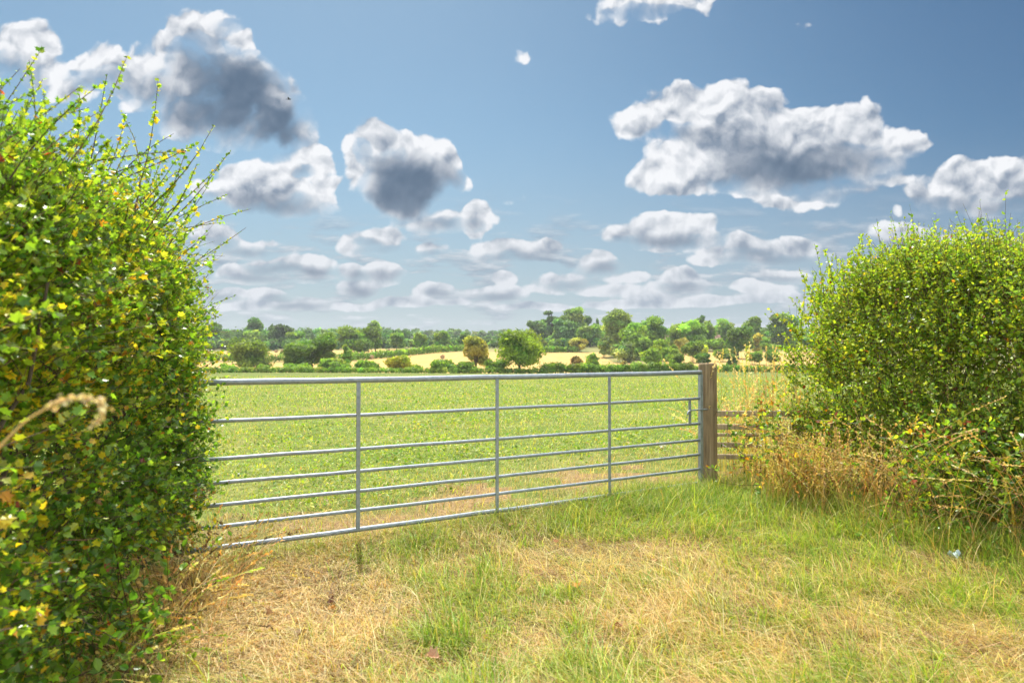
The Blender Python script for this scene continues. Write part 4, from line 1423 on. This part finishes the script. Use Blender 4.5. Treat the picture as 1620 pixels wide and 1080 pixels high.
hedgerow('dark hedgerow below the farmhouse and the skyline trees', [(1060, 318), (1140, 318), (1260, 318)], 7, 'dark', 4000)


def wood(label, rows, kind, per):
    """far wood that reads as one mass: rows of (px0, px1, D, top row left, top row right, step px)"""
    g = Geo()
    for px0, px1, D, t0, t1, stp in rows:
        px = px0
        while px < px1:
            f = (px - px0) / (px1 - px0)
            d = D * rng.uniform(.96, 1.05)
            foot = at(px, d)
            top = CAM_Z - ((t0 + (t1 - t0) * f + rng.uniform(-1, 6)) - HORIZON) / F_PX * d
            H = max(top - foot[2], 5)
            W = H * rng.uniform(.75, 1.15)
            L = 12
            u = unit(rng.standard_normal((L, 3)))
            c = foot + u * np.array([W * .32, W * .32, H * .32]) + np.array([0, 0, H * .46])
            rs = rng.uniform(.22, .34, L) * H
            rr = np.stack([rs, rs, rs * .75], -1)
            c[:, 2] -= np.maximum(c[:, 2] + rr[:, 2] - foot[2] - H, 0)
            col = np.array(KINDS[kind]) * np.exp(.22 * rng.standard_normal()) * np.exp(.12 * rng.standard_normal(3) * (1, .3, .5))
            clump(g, c, rr, per, 2.6 * d / F_PX, col, hollow=.5)
            px += stp * rng.uniform(.7, 1.3)
    o = g.build('woodland', CROWN)
    tag(o, label, 'wood', kind='stuff')


wood('dark green wood along the top of the left stubble field', [(120, 650, 395, 517, 520, 15), (120, 640, 350, 534, 538, 17), (120, 640, 440, 513, 517, 14), (120, 640, 372, 528, 531, 12), (120, 900, 362, 538, 541, 10)], 'blue', 900)
wood('hazy blue green wood on the far ridge at the centre of the view', [(560, 900, 700, 519, 523, 13), (600, 880, 560, 527, 529, 14), (560, 900, 460, 536, 538, 15), (560, 900, 820, 517, 521, 12)], 'blue', 700)
wood('mixed green wood behind the parkland trees on the right', [(840, 1500, 420, 518, 515, 15), (950, 1500, 380, 528, 524, 17), (840, 1500, 470, 516, 512, 16), (845, 1500, 352, 535, 533, 9), (845, 1500, 400, 524, 521, 12)], 'mid', 900)

# ------------------------------------------------------------------ farm buildings among the trees
def brickwork():
    m, t = new_mat('old_brick')
    q = NT(t)
    pos = q.n('ShaderNodeTexCoord').outputs['Object']
    b = q.n('ShaderNodeTexBrick', {'Vector': pos, 'Color1': (.30, .13, .09, 1), 'Color2': (.36, .18, .12, 1), 'Mortar': (.40, .34, .28, 1), 'Scale': 2.2}).outputs[0]
    q.out(q.n('ShaderNodeBsdfPrincipled', {'Base Color': b, 'Roughness': .9}).outputs[0])
    return m


def tiles():
    m, t = new_mat('roof_tile')
    q = NT(t)
    pos = q.n('ShaderNodeTexCoord').outputs['Object']
    c = q.ramp(q.noise(pos, 3, 5), [(.3, (.20, .11, .08)), (.7, (.33, .20, .15))])
    q.out(q.n('ShaderNodeBsdfPrincipled', {'Base Color': c, 'Roughness': .9}).outputs[0])
    return m


BRICK, TILE = brickwork(), tiles()
GLASS = simple_mat('window_glass', .1)
PAINT = simple_mat('white_paint', .5)


def house(label, px, D, L, Wd, eave, ridge, rz):
    p = at(px, D)
    root = empty('farmhouse', p, rz)
    tag(root, label, 'house', 'farm buildings among the trees')
    a, b = L / 2, Wd / 2
    g = Geo()
    v = [(-a, -b, -.5), (a, -b, -.5), (a, b, -.5), (-a, b, -.5), (-a, -b, eave), (a, -b, eave), (a, b, eave), (-a, b, eave), (-a, 0, ridge), (a, 0, ridge)]
    g.add(v, [np.array([[0, 1, 5, 4], [2, 3, 7, 6]]), np.array([[1, 2, 6, 9, 5], [3, 0, 4, 8, 7]])])
    g.build('wall', BRICK, root)
    g = Geo()
    e, t = .35, .18
    sl = (ridge - eave) / b
    for s in (-1, 1):
        o_ = [(-a - e, s * (b + e), eave - e * sl + .02), (a + e, s * (b + e), eave - e * sl + .02), (a + e, 0, ridge + .02), (-a - e, 0, ridge + .02)]
        v = o_ + [(x, y, z + t) for x, y, z in o_]
        g.add(v, np.array([[0, 1, 2, 3], [4, 5, 6, 7], [0, 1, 5, 4], [1, 2, 6, 5], [3, 0, 4, 7], [2, 3, 7, 6]]))
    rf = g.build('roof', TILE, root)
    g = Geo()
    box(g, (a * .55, .0, ridge - .6), (a * .55, .0, ridge + 1.3), .7, .9, up=(1, 0, 0), bev=.02)
    g.build('chimney', BRICK, rf)
    for k, x in enumerate((-a * .6, 0, a * .6)):
        for z in ((1.2, 3.6) if eave > 4.2 else (1.1,)):
            g = Geo()
            box(g, (x, -b - .02, z - .6), (x, -b - .02, z + .6), 1.0, .10, (.75, .74, .70), up=(0, 1, 0), bev=.01)
            f = g.build('window', PAINT, root)
            g = Geo()
            for dx in (-.23, .23):
                box(g, (x + dx, -b - .075, z - .5), (x + dx, -b - .075, z + .5), .38, .012, (.03, .04, .05), up=(0, 1, 0), bev=.002)
            g.build('pane', GLASS, f)


house('brick farmhouse with tiled roof glimpsed between parkland trees above the scrub', 1047, 345, 9, 6, 4.2, 6.6, .25)
house('small brick cottage roof showing behind trees nearer the gate post', 1127, 350, 7, 5, 3.6, 5.8, -.15)

# ------------------------------------------------------------------ round bales
def straw():
    m, t = new_mat('straw_bale')
    q = NT(t)
    pos = q.n('ShaderNodeTexCoord').outputs['Object']
    c = q.ramp(q.noise(pos, 9, 5, .7), [(.3, (.22, .15, .07)), (.7, (.46, .34, .18))])
    q.out(q.n('ShaderNodeBsdfPrincipled', {'Base Color': c, 'Roughness': .95}).outputs[0])
    return m


BALE = straw()


def bale_mesh():
    g = Geo()
    S, r, w = 28, .75, 1.25
    th = np.arange(S) * 2 * np.pi / S
    prof = [(.0, -w / 2 + .05), (.35, -w / 2 + .02), (.60, -w / 2), (.71, -w / 2 + .03), (r, -w / 2 + .12), (r * 1.01, -w * .2), (r * .985, 0), (r * 1.01, w * .2), (r, w / 2 - .12), (.71, w / 2 - .03), (.60, w / 2), (.35, w / 2 - .02), (.0, w / 2 - .05)]
    v = np.array([[(max(R_, .02) * math.cos(t_) * (1 + .015 * math.sin(5 * t_)), x, max(R_, .02) * math.sin(t_)) for t_ in th] for R_, x in prof])
    i = np.arange(len(prof) * S).reshape(len(prof), S)
    g.add(v.reshape(-1, 3), np.stack([i[:-1], np.roll(i[:-1], -1, 1), np.roll(i[1:], -1, 1), i[1:]], -1).reshape(-1, 4))
    return g


proto = None
for px, D, rz, lab in ((588, 246, .9, 'round straw bale on the golden stubble just right of the pale sapling'),
                       (700, 250, .3, 'round straw bale alone on the golden stubble left of the tawny tree'),
                       (437, 320, .6, 'left one of two small straw bales at the top of the far left stubble'),
                       (447, 322, .2, 'right one of two small straw bales at the top of the far left stubble'),
                       (614, 300, 1.1, 'distant straw bale under the blue wood right of the domed oak')):
    p = at(px, D, .72)
    if proto is None:
        proto = bale_mesh().build('straw_bale', BALE)
        o = proto
    else:
        o = proto.copy()
        COL.objects.link(o)
    o.location = p
    o.rotation_euler = (0, 0, rz)
    tag(o, lab, 'straw bale', 'round bales left on the stubble')

# ------------------------------------------------------------------ a bird against the big cloud
BIRD = simple_mat('dark_feather', .7)
D = 60.0
bx = np.array([(455 - 810) / F_PX * D, D, CAM_Z + (HORIZON - 155) / F_PX * D])
g = Geo()
body = np.array([(-.17, 0, 0), (-.12, 0, .0), (-.03, 0, .005), (.06, 0, .01), (.12, 0, .02), (.16, 0, .022), (.19, 0, .018)])
tube(g, bx + body, [.010, .03, .045, .04, .022, .026, .004], 8, (.02, .02, .022))
for s in (-1, 1):
    w_ = np.array([(.05, s * .02, .02), (.07, s * .16, .08), (.03, s * .34, .06), (-.03, s * .30, .055), (-.05, s * .15, .07), (-.06, s * .02, .02)])
    v = np.concatenate([bx + w_, bx + w_ + (0, 0, .012)])
    k = np.arange(6)
    g.add(v, [k[None], (k + 6)[None], np.stack([k, (k + 1) % 6, (k + 1) % 6 + 6, k + 6], -1)], (.02, .02, .022))
tl = np.array([(-.15, -.015, 0), (-.15, .015, 0), (-.26, .045, 0), (-.26, -.045, 0)])
v = np.concatenate([bx + tl, bx + tl + (0, 0, .01)])
k = np.arange(4)
g.add(v, [k[None], (k + 4)[None], np.stack([k, (k + 1) % 4, (k + 1) % 4 + 4, k + 4], -1)], (.02, .02, .022))
tag(g.build('bird', BIRD, loc=bx), 'small dark bird flying against the big dark bellied cloud', 'bird')

# ------------------------------------------------------------------ the summer air
m_, t_ = new_mat('haze_air')
q_ = NT(t_)
pv = q_.n('ShaderNodeVolumePrincipled', {'Color': (.86, .92, 1.0, 1), 'Density': 0.00020, 'Anisotropy': 0.2})
ov = q_.n('ShaderNodeOutputMaterial')
t_.links.new(pv.outputs[0], ov.inputs['Volume'])
g = Geo()
x_, y0_, y1_, z0_, z1_ = 1400, -420, 1700, -60, 75
v_ = [(-x_, y0_, z0_), (x_, y0_, z0_), (x_, y1_, z0_), (-x_, y1_, z0_), (-x_, y0_, z1_), (x_, y0_, z1_), (x_, y1_, z1_), (-x_, y1_, z1_)]
g.add(v_, np.array([[3, 2, 1, 0], [4, 5, 6, 7], [0, 1, 5, 4], [1, 2, 6, 5], [2, 3, 7, 6], [3, 0, 4, 7]]))
tag(g.build('haze', m_), 'faint blue summer haze over the valley', 'haze', kind='stuff')
